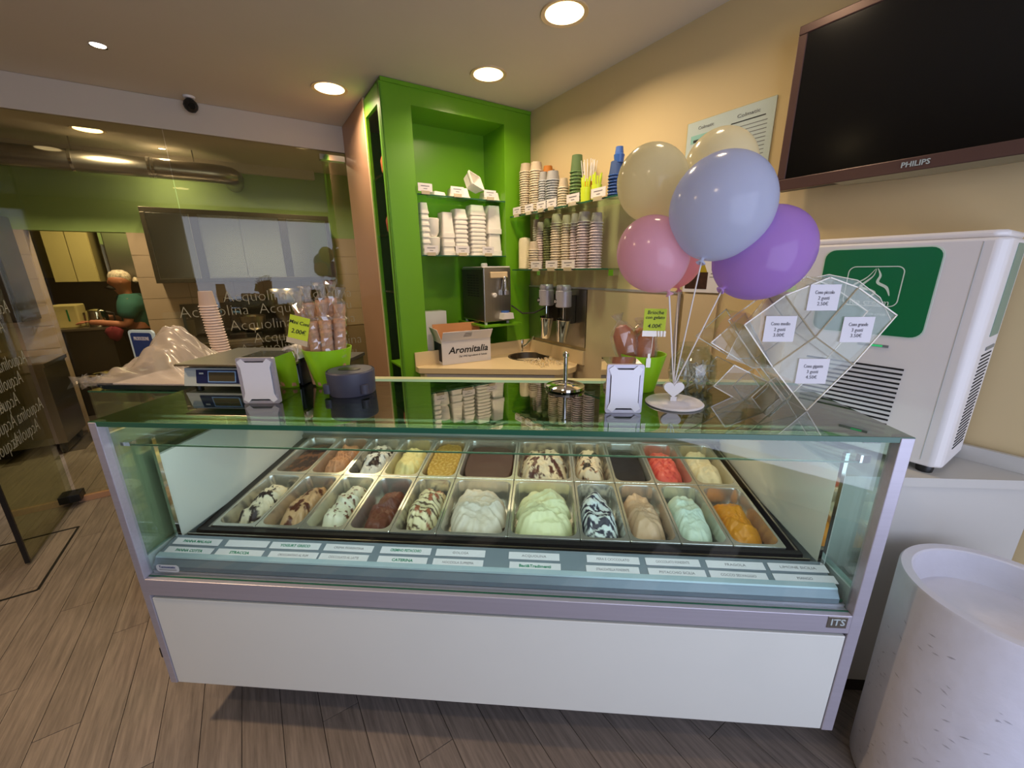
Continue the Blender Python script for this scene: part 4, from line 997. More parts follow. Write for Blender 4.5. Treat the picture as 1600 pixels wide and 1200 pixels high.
for r_, (lst, t0) in enumerate(((topl, .70), (botl, .29))):
    yy = .030+.082*t0; zz = .690+.0215*t0
    for i, (a, b_, s, hand) in enumerate(lst):
        py = (846+ (a-272)*.036) if r_ == 0 else (860+(a-258)*.036)
        P = _pl((a+b_)/2, py, ln_, (0, .03, .690)); P0 = _pl(a, py, ln_, (0, .03, .690)); P1 = _pl(b_, py, ln_, (0, .03, .690))
        wd = (P1[0]-P0[0])*.97
        t = thing('flavour_label', ('white label card reading ' + s if s else 'blank white label card') + (', upper' if r_ == 0 else ', lower') + ' row on the ledge', 'label card', (P[0], yy, zz+.0016), rot=(la, 0, random.uniform(-.012, .012)))
        pp = MB().box(-wd/2, wd/2, -.0125, .0125, -.0006, .0006).build('card', m_wpaper, t)
        if s: text('lettering', s, .013 if hand else .0115, m_gink if hand else m_greyink, pp, (0, 0, .0008), (0, 0, 0), width=min(wd*.62, .0085*len(s)), ext=.0002, offset=.0004 if hand else 0)

# ================================================================== ON TOP OF THE CASE
# ---- scale
qa = onZ(274, 608, H); qb = onZ(388, 612, H)
sc = thing('counter_scale', 'grey shop scale with steel plate on the left end of the case', 'scale', (.0, .31, H+.0005))
sw = .40
MB().loft([[(0, 0, .012), (sw, 0, .012), (sw, 0.0, .012), (sw, .30, .012), (0, .30, .012)], [(0, .0, .014), (sw, .0, .014), (sw, .0, .014), (sw, .30, .014), (0, .30, .014)],
           [(.004, .012, .075), (sw-.004, .012, .075), (sw-.004, .012, .075), (sw-.004, .29, .075), (.004, .29, .075)]]).build('housing', m_lgrey, sc, bevel=.003)
MB().box(-.01, sw+.01, -.012, .30, .086, .094).box(.05, sw-.05, .05, .25, .075, .0862).build('steel_plate', m_steel, sc, bevel=.002)
FA = math.atan2(.012, .061)
def sfp(x0, x1, z0, z1, d, name, m, **k):
    return MB().box(x0, x1, -d, -d+.001, z0, z1).build(name, m, sc, loc=(0, .0025, .018), rot=(-FA, 0, 0), **k)
sfp(.05, .245, .004, .052, .004, 'control_panel', mat('navy display panel', (22, 34, 78), .3, noise=.05), label='navy control panel')
sfp(.095, .20, .008, .048, .005, 'display_bezel', mat('light blue bezel', (120, 160, 210), .3, noise=.03))
sfp(.099, .196, .012, .044, .006, 'display', mat('dim lcd', (70, 66, 52), .25, noise=.05))
sfp(.062, .078, .036, .042, .005, 'key', m_lgrey); sfp(.215, .228, .036, .044, .005, 'key', m_lgrey)
for (x, y) in ((.03, .03), (sw-.03, .03), (.03, .27), (sw-.03, .27)): MB().lathe([(.012, 0), (.012, .0125)], 10, c=(x, y, 0)).build('foot', m_dark, sc)
# ---- napkin dispensers
def napkin(lab, x, y, rz, w=.115, d=.12, h=.145):
    t = thing('napkin_dispenser', lab, 'napkin dispenser', (x, y, H+.0005), rz)
    b = MB(); th = .002
    b.box(0, w, 0, d, h-th, h).box(0, th, 0, d, .003, h-th).box(w-th, w, 0, d, .003, h-th).box(0, w, 0, d, 0, .003).box(th, w-th, d-th, d, .003, h-th)
    b.build('shell', m_chrome, t)
    fr_ = []
    for (ww_, hh, dd_) in ((w+.004, h+.002, 0), (w+.004, h+.002, -.012), (w-.016, h-.018, -.012)):
        fr_.append([(p[0]+w/2, dd_, p[1]+h/2+.001) for p in rrect(ww_, hh, .006, 0)])
    MB().loft(fr_, capb=False, capt=False).build('face_frame', m_alu, t)
    # face plate with clipped corners that holds the napkins
    fw_, fh_ = w-.005, h-.004; c = .014; k = .010
    pts = [(0, k), (c, 0), (c+.012, .012), (fw_-c-.012, .012), (fw_-c, 0), (fw_, k), (fw_-.008, k+.02), (fw_-.008, fh_-k-.02), (fw_, fh_-k), (fw_-c, fh_), (fw_-c-.012, fh_-.012), (c+.012, fh_-.012), (c, fh_), (0, fh_-k), (.008, fh_-k-.02), (.008, k+.02)]
    MB().prism(pts, 0, .0015, mtx=Matrix(((1, 0, 0, (w-fw_)/2), (0, 0, -1, -.0135), (0, 1, 0, (h-fh_)/2+.002), (0, 0, 0, 1)))).build('face_plate', mat('satin white steel', (222, 222, 230), .35, .1, noise=.02), t, label='white face plate with clipped corners')
    MB().box(.012, w-.012, -.0115, .08, .014, h-.014).build('napkins', m_wpaper, t)
    return t
n1 = onZ(386, 629, H); napkin('chrome napkin dispenser with white face beside the scale', n1[0], n1[1], .07, w=.112, d=.115)
n2 = onZ(946, 645, H); napkin('chrome napkin dispenser with white face before the brioche pot', n2[0], n2[1]+.01, 0.02, w=.098, d=.10, h=.140)
# ---- puck-shaped dispenser
pq = onZ(552, 612, H)
t = thing('cup_dispenser', 'round anthracite dispenser with oval opening on the case top', 'dispenser', (pq[0], pq[1]-.002, H+.0005))
r = .078
MB().lathe([(r*.94, 0), (r*.97, .004), (r, .072), (r*.995, .077), (r*.97, .079), (r*.96, .076), (r*.94, .076), (r*.90, .080), (r*.3, .082), (0, .082)], 48).build('body', m_puck, t, smooth=True)
MB().loft([[(p[0], p[1]-.006, z) for p in rrect(.075, .038, .0185, 0)] for z in (.0815, .0832)]).build('opening', m_dark, t)
for a in (-2.45, -.62):
    MB().lathe([(.0, 0), (.014, .0), (.014, .03), (0, .03)], 14, c=(math.cos(a)*r*1.0, math.sin(a)*r*1.0, .01)).build('lug', m_puck, t, smooth=True)
# ---- knob stand
kq = onZ(883, 607, H)
t = thing('chrome_stand', 'chrome disc base with short upright rod on the case top', 'stand', (kq[0], kq[1], H+.0005))
MB().lathe([(.062, 0), (.067, .004), (.066, .012), (.05, .018), (.014, .024), (0, .024)], 40).build('base', m_chrome, t, smooth=True)
MB().tube([(0, 0, .02), (0, 0, .112)], .007, 16).build('rod', m_chrome, t, smooth=True)
MB().lathe([(.007, .11), (.011, .114), (.011, .124), (.006, .129), (0, .13)], 16).build('finial', m_chrome, t, smooth=True)
# ---- green pots
def pot(x, y, r0, r1, h, lab, name='snack_pot'):
    t = thing(name, lab, 'pot', (x, y, H+.0005))
    MB().lathe([(0, 0), (r0, 0), (r0+.002, .004), (r1, h), (r1-.003, h+.001), (r1-.005, h), (r0-.002, .006), (0, .006)], 40).build('shell', m_pot, t, smooth=True)
    return t
def note(px, lab, lines, w, h, tilt, z, x, y, ry=0):
    t = thing('price_note', lab, 'price note', (x, y, z), rot=(tilt[0], tilt[1], tilt[2]))
    pp = MB().box(-w/2, w/2, -.0008, .0008, 0, h).build('paper', m_note, t)
    MB().tube([(0, .004, -.012), (0, .012, -.075)], .0012, 6).box(-w/2-.002, w/2+.002, -.004, -.002, -.012, .004).box(-w/2-.002, w/2+.002, -.004, .003, -.014, -.012).build('clear_holder', m_acre, t)
    for s_, sz, hh in lines: text('handwriting', s_, sz, m_ink, pp, (0, -.0012, hh), (PI/2, 0, 0), shear=.15, offset=.0001)
    return t
P1x, P1y = .497, .405
p1 = pot(P1x, P1y, .054, .084, .135, 'lime green pot of wrapped rolled wafers at the left of the case top')
k = 0
for j, (dx, dy, tx, ty, ln2) in enumerate(((-.050, -.03, -.10, -.05, .235), (-.014, -.05, -.02, -.05, .225), (.024, -.047, .05, -.04, .23), (.056, -.02, .10, .0, .232),
                                           (-.045, .015, -.10, .08, .285), (-.008, .01, -.02, .08, .295), (.034, .02, .07, .1, .28), (-.062, .01, -.14, .02, .27), (.012, .04, .0, .1, .30))):
    t = thing('wafer_roll', 'cellophane-wrapped rolled wafer in the left lime pot, ' + ('leftmost of the front row', 'second from left in front', 'third from left in front', 'rightmost in front', 'back left one', 'tall one at the back middle', 'back right one', 'far left leaning one', 'rearmost one')[j], 'wafer', (P1x+dx*.8, P1y+dy*.8, H+.008), rot=(-ty*.8, tx, 0), group='wafers in the left green pot')
    prof = []
    for q_ in range(26):
        z = ln2*q_/25; prof.append((.0172+.0006*math.sin(q_*1.9)+.003*(z/ln2), z))
    prof += [(.012, ln2), (.009, ln2-.02), (0, ln2-.02)]
    MB().lathe([(0, 0)]+prof, 12, cap=False).build('roll', m_wafer, t, smooth=True)
    fp = [(.0225+.003*math.sin(q_*2.7+j), .10+(ln2-.06)*q_/14) for q_ in range(13)]+[(.009, ln2+.02), (.02, ln2+.05), (.024, ln2+.06)]
    b = MB(); b.lathe(fp, 9, cap=False)
    b.v = [(x+.003*math.sin(i*7.3), y+.003*math.cos(i*5.1), z) for i, (x, y, z) in enumerate(b.v)]
    b.build('cellophane', m_film, t)
q = onY(498, 527, .30)
note(0, 'lime note reading Mini Coni 2.00 euro, tilted on the left green pot', [('Mini Coni', .017, .058), ('2.00€', .021, .028)], .068, .080, (-.05, .24, .0), H+.180, q[0]-.075, .300)
# dangling ribbon and small bag
t = thing('wrapped_sweet', 'small wrapped snack with tag hanging at the left edge of the wafer pot', 'snack', (P1x-.092, P1y-.075, H+.105))
b = MB(); b.lathe([(.008, .05), (.02, .045), (.026, .02), (.018, -.005), (.004, -.012)], 10); b.v = [(x+.004*math.sin(i*3.3), y, z+.003*math.cos(i*4.7)) for i, (x, y, z) in enumerate(b.v)]
b.build('wrapper', m_film, t)
MB().tube([(0, 0, 0), (.004, -.004, -.03), (-.008, -.006, -.055)], .002, 5).build('ribbon', m_wplas, t)

P2x, P2y = onZ(1008, 608, H)[0]-.018, .375
p2 = pot(P2x, P2y, .045, .076, .125, 'lime green pot of wrapped brioches beside the balloon stand')
for j, (dx, dy, rx, ry, s_) in enumerate(((-.05, 0, 0, .35, 1.2), (.0, -.03, .35, .1, 1.0), (.035, .0, .2, -.4, .95), (.0, .035, -.3, -.2, 1.05))):
    t = thing('wrapped_brioche', ['tall wrapped brioche leaning left out of the right green pot', 'front wrapped brioche in the right green pot', 'right wrapped brioche in the right green pot', 'rear wrapped brioche in the right green pot'][j],
              'brioche', (P2x+dx*.6, P2y+dy, H+.085), rot=(-rx*.6, -ry*1.0 if j == 0 else ry*.5, 0))
    pf = [(0, 0), (.018, .005), (.027, .03), (.03, .06), (.026, .095), (.014, .115), (0, .12)]
    b = MB(); b.lathe([(r_*s_, z_*s_) for r_, z_ in pf], 16, sx=1.05, sy=.75); b.build('bun', m_bread, t, smooth=True)
    b = MB(); b.lathe([(r_*s_*1.15+.002, z_*s_*1.05+.0) for r_, z_ in pf[1:6]]+[(.006, .132*s_), (.02, .15*s_)], 10, cap=False, sx=1.1, sy=.85)
    b.v = [(x+.003*math.sin(i*7.3), y+.003*math.cos(i*5.1), z) for i, (x, y, z) in enumerate(b.v)]; b.build('wrapper', m_film, t)
q = onY(1021, 522, .32)
note(0, 'lime note reading Brioche con gelato 4.00 euro on the right green pot', [('Brioche', .016, .060), ('con gelato', .014, .045), ('4.00€', .018, .018)], .068, .072, (-.05, .02, 0), H+.205, q[0]+.0, .318)
q = onY(1015, 555, .29)
tag(MB().box(-.007, .007, -.001, .001, 0, .03).box(-.004, .004, -.002, -.001, .028, .045).build('barcode_tag', m_acre, loc=(q[0], .298, H+.095)), 'small clear tag hanging on the brioche pot rim', 'tag')
# ---- glass jar
jq = onZ(1080, 606, H)
t = thing('glass_jar', 'round clear glass jar of small white wafers behind the balloon stand', 'jar', (jq[0], jq[1]+.01, H+.0005))
jr = .078
MB().lathe([(0, 0), (jr*.6, 0), (jr*.92, .02), (jr, .055), (jr*.92, .10), (jr*.62, .128), (jr*.58, .14), (jr*.66, .148), (jr*.7, .15)], 40, cap=False).build('glass', glass('jar glass', (230, 236, 226), 1.5, boost=.04), t, smooth=True)
b = MB()
for k in range(110):
    a = random.random()*6.28; rr_ = random.random()**.5*jr*.72; z = .012+random.random()*.075
    mt = Matrix.Translation((rr_*math.cos(a), rr_*math.sin(a), z)) @ Euler((random.random()*3, random.random()*3, random.random()*3)).to_matrix().to_4x4()
    b.box(-.016, .016, -.003, .003, -.0006, .0006, mtx=mt)
o = b.build('white_wafers', m_card, t); o['kind'] = 'stuff'

# ---- balloons and their stand
BQ = onZ(1053, 630, H)
bs = thing('balloon_stand', 'white disc stand with heart holding the balloon sticks', 'stand', (BQ[0], BQ[1], H+.0005))
MB().lathe([(.082, 0), (.0845, .003), (.08, .007), (.05, .008), (.048, .0095), (0, .0095)], 56).build('base', m_wplas, bs, smooth=True)
hp = []
for k in range(40):
    a = 2*PI*k/40; hp.append((16*math.sin(a)**3/16*.030, (13*math.cos(a)-5*math.cos(2*a)-2*math.cos(3*a)-math.cos(4*a))/16*.028))
MB().prism(hp, -.006, .006, mtx=Matrix(((1, 0, 0, -.006), (0, 0, -1, 0), (0, 1, 0, .046), (0, 0, 0, 1)))).box(-.014, .004, -.008, .008, .009, .022).build('heart', m_wplas, bs)
HT = np.array([BQ[0]-.006, BQ[1], H+.052])
def balloon(px, py, pr, R_, col, lab, tipx, tipy, e=1.08, sx=1.0):
    d = _ray(px, py); C0 = CAM+d*(R_/pr*F)*1.0
    tip = CAM+_ray(tipx, tipy)*(R_/pr*F)*1.0
    ax = Vector(C0-tip).normalized()
    q_ = ax.to_track_quat('Z', 'Y')
    o = bpy.data.objects.new('balloon', None); COL.objects.link(o); o.location = C0; o.rotation_mode = 'QUATERNION'; o.rotation_quaternion = q_; tag(o, lab, 'balloon', 'balloons on the white stand')
    o.empty_display_size = .05
    prof = []
    for k in range(25):
        a = PI*k/24; zz_ = -math.cos(a)*R_*e; rr_ = math.sin(a)*R_*(1+.0*math.cos(a))
        if k < 6: zz_ -= R_*.06*(1-k/6)
        prof.append((max(rr_, .006 if k == 0 else 0), zz_))
    prof = [(.010, prof[0][1]-.016), (.012, prof[0][1]-.014), (.004, prof[0][1]-.006)]+prof
    m = mat('rubber '+lab, col, .16, noise=.01)
    nt = m.node_tree; b_ = nt.nodes['Principled BSDF']; tl = nt.nodes.new('ShaderNodeBsdfTranslucent'); tl.inputs[0].default_value = lin([.5*c_+.5*255 for c_ in col])
    ms = nt.nodes.new('ShaderNodeMixShader'); ms.inputs[0].default_value = .55
    nt.links.new(b_.outputs[0], ms.inputs[1]); nt.links.new(tl.outputs[0], ms.inputs[2]); nt.links.new(ms.outputs[0], nt.nodes['Material Output'].inputs[0])
    MB().lathe(prof, 48, cap=False).build('skin', m, o, smooth='all')
    # stick from the knot to the stand, in the balloon's frame
    Mi = (Matrix.Translation(Vector(C0)) @ q_.to_matrix().to_4x4()).inverted()
    a_ = Mi @ Vector(C0+np.array(ax)*(-(R_*e+.012))); b2 = Mi @ Vector(HT)
    MB().tube([a_, b2], .0019, 8).build('stick', m_wplas, o, smooth=True)
balloon(1020, 287, 54, .105, (238, 230, 186), 'pale yellow balloon at the left above the pink ones', 1040, 345)
balloon(1125, 262, 53, .105, (238, 230, 190), 'pale yellow balloon on top behind the blue one', 1115, 325)
balloon(1127, 323, 76, .125, (200, 212, 238), 'large light blue balloon in front', 1098, 402, 1.06)
balloon(1020, 397, 54, .100, (246, 188, 210), 'pink balloon in front at the lower left', 1043, 452)
balloon(1055, 404, 40, .095, (232, 150, 172), 'darker pink balloon half hidden behind the front pink one', 1060, 450)
balloon(1192, 396, 68, .118, (190, 144, 228), 'purple balloon at the lower right', 1130, 450, 1.12)

# ---- acrylic cone holders
def acrylic(name, lab, Yp, quads, depth, parent_rest=None, extra=None, cat='cone holder'):
    t = thing(name, lab, cat, (0, Yp, H))
    for pts in quads:
        P = [onY(x, y, Yp) for x, y in pts]; pl2 = [(p[0], p[2]-H+.001) for p in P]
        n = len(pl2)
        MB().add([(x, 0, z) for x, z in pl2]+[(x, .002, z) for x, z in pl2], [list(range(n)), list(range(n, 2*n))]+[(i, (i+1) % n, (i+1) % n+n, i+n) for i in range(n)]).build('face_sheet', m_acr, t)
        for i in range(n):
            (xa, za), (xb, zb_) = pl2[i], pl2[(i+1) % n]
            MB().add([(xa, .002, za), (xb, .002, zb_), (xb, depth, zb_), (xa, depth, za)], [(0, 1, 2, 3)]).build('cell_wall', m_acr, t)
            L_ = math.hypot(xb-xa, zb_-za); a = math.atan2(zb_-za, xb-xa)
            for dy in (0, depth):
                MB().box(-.001, L_+.001, -.0012, .0012, -.0016, .0016).build('bright_edge', m_acre, t, loc=(xa, dy, za), rot=(0, -a, 0))
    return t
ac = acrylic('cone_holder', 'large clear acrylic diamond cone holder with four price cards at right end', .175,
             [[(1260, 642), (1207, 574), (1274, 527), (1333, 570)], [(1207, 574), (1163, 508), (1227, 462), (1274, 527)],
              [(1333, 570), (1274, 527), (1341, 450), (1401, 493)], [(1274, 527), (1227, 462), (1297, 434), (1341, 450)]], .10)
ac2 = acrylic('cone_holder', 'low zigzag clear acrylic cone holder left of the diamond one', .30,
              [[(1115, 604), (1147, 571), (1200, 597), (1163, 631)], [(1111, 536), (1164, 490), (1207, 574), (1175, 575)], [(1200, 597), (1212, 590), (1235, 620), (1226, 631)]], .13)
P = [onY(x, y, .285) for x, y in ((1135, 560), (1160, 510), (1195, 468), (1240, 440), (1295, 429), (1340, 438), (1375, 465), (1392, 500), (1330, 560), (1260, 600))]
pl2 = [(p[0], p[2]-H) for p in P]; n = len(pl2)
MB().add([(x, 0, z) for x, z in pl2]+[(x, .003, z) for x, z in pl2], [list(range(n)), list(range(n, 2*n))]+[(i, (i+1) % n, (i+1) % n+n, i+n) for i in range(n)]).build('domed_back_sheet', m_acr, ac, loc=(0, .11, 0))
MB().tube([(x, .11, z) for x, z in pl2[:8]], .0016, 6).build('bright_edge', m_acre, ac, smooth=True)
# foot of the holders
for (px, py, wd, lines, lab) in (((1287), 465, .064, ('Cono piccolo', '2 gusti', '2.50€'), 'top white card on the acrylic diamond'),
                                 ((1218), 514, .064, ('Cono medio', '2 gusti', '3.00€'), 'left white card on the acrylic diamond'),
                                 ((1339), 515, .064, ('Cono grande', '3 gusti', '3.50€'), 'right white card on the acrylic diamond'),
                                 ((1269), 580, .062, ('Cono gigante', '3 gusti', '4.50€'), 'bottom white card on the acrylic diamond')):
    P = onY(px, py, .172); a = onY(px-24, py, .172); b_ = onY(px+24, py, .172)
    wd = b_[0]-a[0]
    t = thing('price_card', lab + ', reading ' + lines[0], 'price card', (P[0], .1715, P[2]))
    hh = wd*.88
    pp = MB().box(-wd/2, wd/2, -.0006, .0006, -hh/2, hh/2).build('card', m_wpaper, t)
    for i, s_ in enumerate(lines): text('lettering', s_, .0135, m_greyink, pp, (0, -.001, hh*(.2-.22*i)), (PI/2, 0, 0), width=wd*(.62 if i == 0 else .36))
# pale cup behind
cq = onY(1242, 482, .42)
t = thing('ice_cup', 'pale green and peach paper cup behind the acrylic holder on the machine counter', 'cup', (cq[0]+.0, .52, .9355))
zt_ = onY(1242, 448, .52)[2]-.9355
MB().lathe([(0, 0), (.030, 0), (.046, zt_-.05), (.05, zt_-.02), (.046, zt_-.012)], 24).build('cup_body', mat('peach paper', (236, 206, 170), .6, noise=.03), t, smooth=True)
MB().lathe([(.047, zt_-.014), (.045, zt_), (.03, zt_+.018), (0, zt_+.022)], 24).build('green_lid', mat('pale green lid', (190, 222, 140), .4, noise=.03), t, smooth=True)

# ================================================================== STAFF SIDE, LEFT
# ---- low glass display with tray and bag
gd = thing('glass_counter', 'low glass-topped side counter behind the left end of the case', 'counter', (-1.02, .80, 0))
gw, gdep = .60, .42
MB().box(0, gw, 0, gdep, .996, 1.004).build('glass_top', m_gshelf, gd)
MB().box(0, gw, -.003, 0, .996, 1.004).build('glass_edge', m_gedge, gd)
MB().box(0, gw, 0.0, .006, .80, .996).build('front_glass', m_gside, gd); MB().box(0, .006, .006, gdep, .80, .996).build('end_glass', m_gside, gd)
MB().box(0, gw, 0, gdep, .04, .80).build('base', m_kcream, gd, bevel=.003)
# things inside the low display
t = thing('glass_bowl', 'small footed glass bowl inside the low side counter', 'bowl', (-.72, .95, .8005))
MB().lathe([(.045, 0), (.05, .006), (.02, .03), (.03, .06), (.085, .15), (.09, .16), (.082, .155), (.026, .065), (0, .06)], 24).build('bowl', glass('bowl glass', (200, 214, 216), 1.5, milk=.3, boost=.06), t, smooth=True)
t = thing('box', 'red packet inside the low side counter', 'packet', (-.55, .93, .8005)); MB().box(0, .10, 0, .12, 0, .17).build('packet', mat('red packet', (150, 44, 30), .5, noise=.1), t, bevel=.006)
t = thing('box', 'white and blue packet inside the low side counter', 'packet', (-.78, .85, .8005)); MB().box(0, .2, 0, .05, 0, .045).build('packet', m_wpaper, t, bevel=.01); MB().box(.14, .19, -.001, 0, .01, .035).build('blue_print', m_sign, t)
t = thing('metal_tub', 'grey metal tub at the left inside the low side counter', 'tub', (-.90, .95, .8005)); MB().lathe([(0, 0), (.06, 0), (.07, .07), (.068, .07), (.058, .004), (0, .004)], 24).build('tub', m_steel, t, smooth=True)
t = thing('packet', 'beige packet right of the red one inside the low side counter', 'packet', (-.43, .93, .8005)); MB().box(0, .08, 0, .1, 0, .18).build('packet', m_cardboard, t, bevel=.01)
t = thing('tray', 'dark navy serving tray under the milky plastic bag', 'tray', (-1.02, .80, 1.0045), .0)
MB().loft([rrect(.55, .35, .03, 0, cx=.31, cy=.20), rrect(.60, .40, .04, .03, cx=.31, cy=.20), rrect(.585, .385, .04, .03, cx=.31, cy=.20), rrect(.54, .34, .03, .004, cx=.31, cy=.20)]).build('tray_body', mat('navy tray', (40, 46, 74), .3, noise=.05), t, smooth=True)
# bag: a crumpled heap
n = 60; bg = MB(); vs = []
px = lambda i: i/(n-1)
for j in range(n):
    for i in range(n):
        x, y = px(i), px(j)
        e = min(1, 6*x)*min(1, 6*(1-x))*min(1, 5*y)*min(1, 5*(1-y))
        h0 = .20*math.exp(-((x-.60)**2/.05+(y-.5)**2/.10))+.055*(1-abs(2*x-1)**3)
        c = .013*math.sin(26*x+9*math.sin(7*y))+.009*math.sin(31*y+14*x)+.006*math.sin(70*x*y+20*y)
        z = .012+(h0+c*.8)*e**.5
        vs.append((x*.64-.02, y*.40+.0, max(.004, z)))
fs = [(j*n+i, j*n+i+1, (j+1)*n+i+1, (j+1)*n+i) for j in range(n-1) for i in range(n-1)]
bg.add(vs, fs); o = bg.build('plastic_bag', m_bag, smooth='all', loc=(-1.03, .79, 1.036)); tag(o, 'milky plastic bag heaped over the navy tray', 'bag')
# stacked sheets under the bag
b = MB(); 
for k in range(3): b.box(.08, .56, .03+.005*k, .36, .0+k*.008, .006+k*.008)
o = b.build('paper_stack', m_wpaper, loc=(-1.0, .80, 1.010)); tag(o, 'white sheets lying in the navy tray under the bag', 'paper')
# crumpled wrap at the left end
b = MB()
for k in range(60):
    mt = Matrix.Translation((random.uniform(-.06, .08), random.uniform(-.03, .05), random.uniform(0.008, .04))) @ Euler((random.random()*3, random.random()*3, random.random()*3)).to_matrix().to_4x4()
    b.add([(-.03, 0, 0), (.02, -.02, .004), (0.01, .028, .006), (-.01, .01, .01)], [(0, 1, 2), (0, 2, 3)], 0, mt)
o = b.build('cling_wrap', m_film, loc=(-1.0, .795, 1.03)); tag(o, 'crumpled clear wrap at the left end of the tray', 'wrap', kind='stuff')

# ---- staff table with sign, cups, boxes
st = onZ(300, 540, .98)
stt = rthing('staff_table', 'pale staff table with steel edge behind the left counter', 'table', -2.55, .42, 0)
MB().box(0, .62, 0, .5, .95, .98).build('table_top', m_counter, stt, bevel=.003)
MB().box(0.02, .60, .02, .48, .0, .95).build('carcass', m_dsteel, stt)
sq = onY(218, 540, 1.30)
ty = 1.195
def onstaff(x, y, Yp): return onY(x, y, Yp)
a = onstaff(196, 516, ty); b_ = onstaff(240, 516, ty)
t = thing('blue_sign', 'blue sign card with pale rim behind the plastic bag', 'sign', ((a[0]+b_[0])/2, ty, 1.0045), -.1)
wsg = b_[0]-a[0]; hsg = a[2]-1.0045
MB().loft([[(p[0], z, p[1]+hsg/2) for p in rrect(wsg, hsg, .02, 0)] for z in (0, .012)]).build('rim', mat('pale blue rim', (190, 215, 230), .4, noise=.02), t)
MB().loft([[(p[0], z, p[1]+hsg/2) for p in rrect(wsg-.03, hsg-.03, .015, 0)] for z in (-.002, .0)]).build('face', m_sign, t)
text('lettering', 'PRODUZIONE', .03, m_wpaper, t, (0, -.0025, hsg-.05), (PI/2, 0, 0), width=wsg*.6)
for k, (px0, c, hgt_) in enumerate(((252, m_cupw, .16), (262, m_acr, .17), (244, m_lgrey, .14))):
    q = onstaff(px0, 540, 1.18-.02*k)
    t = thing('plastic_beaker', ('ivory beaker', 'clear beaker', 'grey beaker')[k] + ' standing right of the blue sign', 'beaker', (q[0], 1.18-.02*k, 1.0045))
    MB().lathe([(0, 0), (.028, 0), (.034, hgt_), (.031, hgt_), (.026, .005), (0, .005)], 18).build('beaker', c, t, smooth=True)
t = thing('black_box', 'small black device on the pale staff table', 'device', P3(-2.42, .56, .981), PHI); MB().box(0, .13, 0, .1, 0, .06).build('device', m_dark, t, bevel=.004)
# ---- stack of pink white cups
cq = onZ(349, 556, 1.12)
ctz = 1.08
cq = onZ(350, 560, ctz)
stn = thing('cup_stand', 'low dark cabinet behind the scale carrying the cup stack', 'cabinet', (-.405, cq[1]-.10, 0)); MB().box(0, .55, 0, .3, 0.0, ctz-.02).build('carcass', m_dsteel, stn); MB().box(0, .56, -.01, .31, ctz-.02, ctz).build('top', m_plinth, stn, bevel=.002)
me = cupmesh(.046, .075, m_cupp)
tq = onY(324, 458, cq[1])
n_ = 21; st_h = (tq[2]-.075-ctz)/(n_-1)
me2 = MB().lathe([(0, .0), (.033, 0), (.046, .070), (.048, .071), (.048, .075), (.044, .075)], 18, cap=False).mesh('cup', [m_cupp], 'x')
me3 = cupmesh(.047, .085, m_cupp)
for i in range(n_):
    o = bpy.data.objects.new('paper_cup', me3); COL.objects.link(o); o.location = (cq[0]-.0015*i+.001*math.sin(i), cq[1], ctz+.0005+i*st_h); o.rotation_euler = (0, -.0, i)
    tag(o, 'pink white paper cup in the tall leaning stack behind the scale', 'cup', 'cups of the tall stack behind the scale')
# ---- black receipt roll device
rq = onZ(478, 606, H)
t = thing('receipt_printer', 'black receipt printer with white paper roll beside the wafer pot', 'printer', (.335, .365, H+.0005), 0)
MB().box(0, .075, 0, .10, 0, .10).build('housing', m_dark, t, bevel=.006)
b = MB(); arc = [(.045*math.cos(a), .045*math.sin(a)) for a in np.linspace(PI, 0, 14)]; arc2 = [(.036*math.cos(a), .036*math.sin(a)) for a in np.linspace(0, PI, 14)]
b.prism(arc+arc2, 0, .06, mtx=Matrix(((.8, 0, 0, .038), (0, 0, 1, .005), (0, 1, 0, .10), (0, 0, 0, 1)))); b.build('paper_arch', m_wplas, t)
MB().tube([(.06, -.002, .088), (.06, -.02, .085)], .005, 8).build('lever', m_chrome, t)

# ---- ball camera under the beam
bq = onV(298, 165, VG-.12)
t = rthing('ball_camera', 'small black ball camera with white mount below the ceiling beam', 'camera', bq[0], VG-.12, bq[2])
MB().lathe([(0, -.042), (.02, -.037), (.036, -.02), (.042, 0), (.036, .02), (.02, .037), (0, .042)], 24).build('ball', m_dark, t, smooth='all')
MB().lathe([(0, .0), (.02, 0), (.018, .006)], 18, mtx=Matrix.Translation((.008, -.038, -.012)) @ Matrix.Rotation(PI/2, 4, 'X')).build('lens', m_screen, t, smooth=True)
MB().lathe([(.03, .04), (.034, .05), (.034, H_C-bq[2]-.0005), (0, H_C-bq[2]-.0005)], 20).build('mount', m_wplas, t, smooth=True)

# ================================================================== KITCHEN BEHIND THE GLASS
VD = 2.44
d0 = onV(0, 244, VD); d1 = onV(352, 273, VD)
t = rthing('exhaust_duct', 'round steel exhaust duct running under the kitchen ceiling', 'duct', 0, VD, d1[2])
dr_ = .085
MB().tube([(-5.4, 0, 0), (-3.1, 0, 0), (-2.12, 0, 0), (-1.99, .0, -.003), (-1.925, .03, -.008), (-1.90, .10, -.012), (-1.90, .38, -.012)], dr_, 24).build('pipe', m_steel, t, smooth=True)
for u in (-3.9, -3.05, -2.55, -2.52):
    MB().tube([(u, 0, 0), (u+.02, 0, 0)], dr_+.005, 24).build('joint_ring', m_chrome, t, smooth=True)
for u in (-3.03, -2.2): MB().tube([(u, 0, dr_), (u, 0, H_C-d1[2]-.001)], .005, 6).build('hanger', m_steel, t)
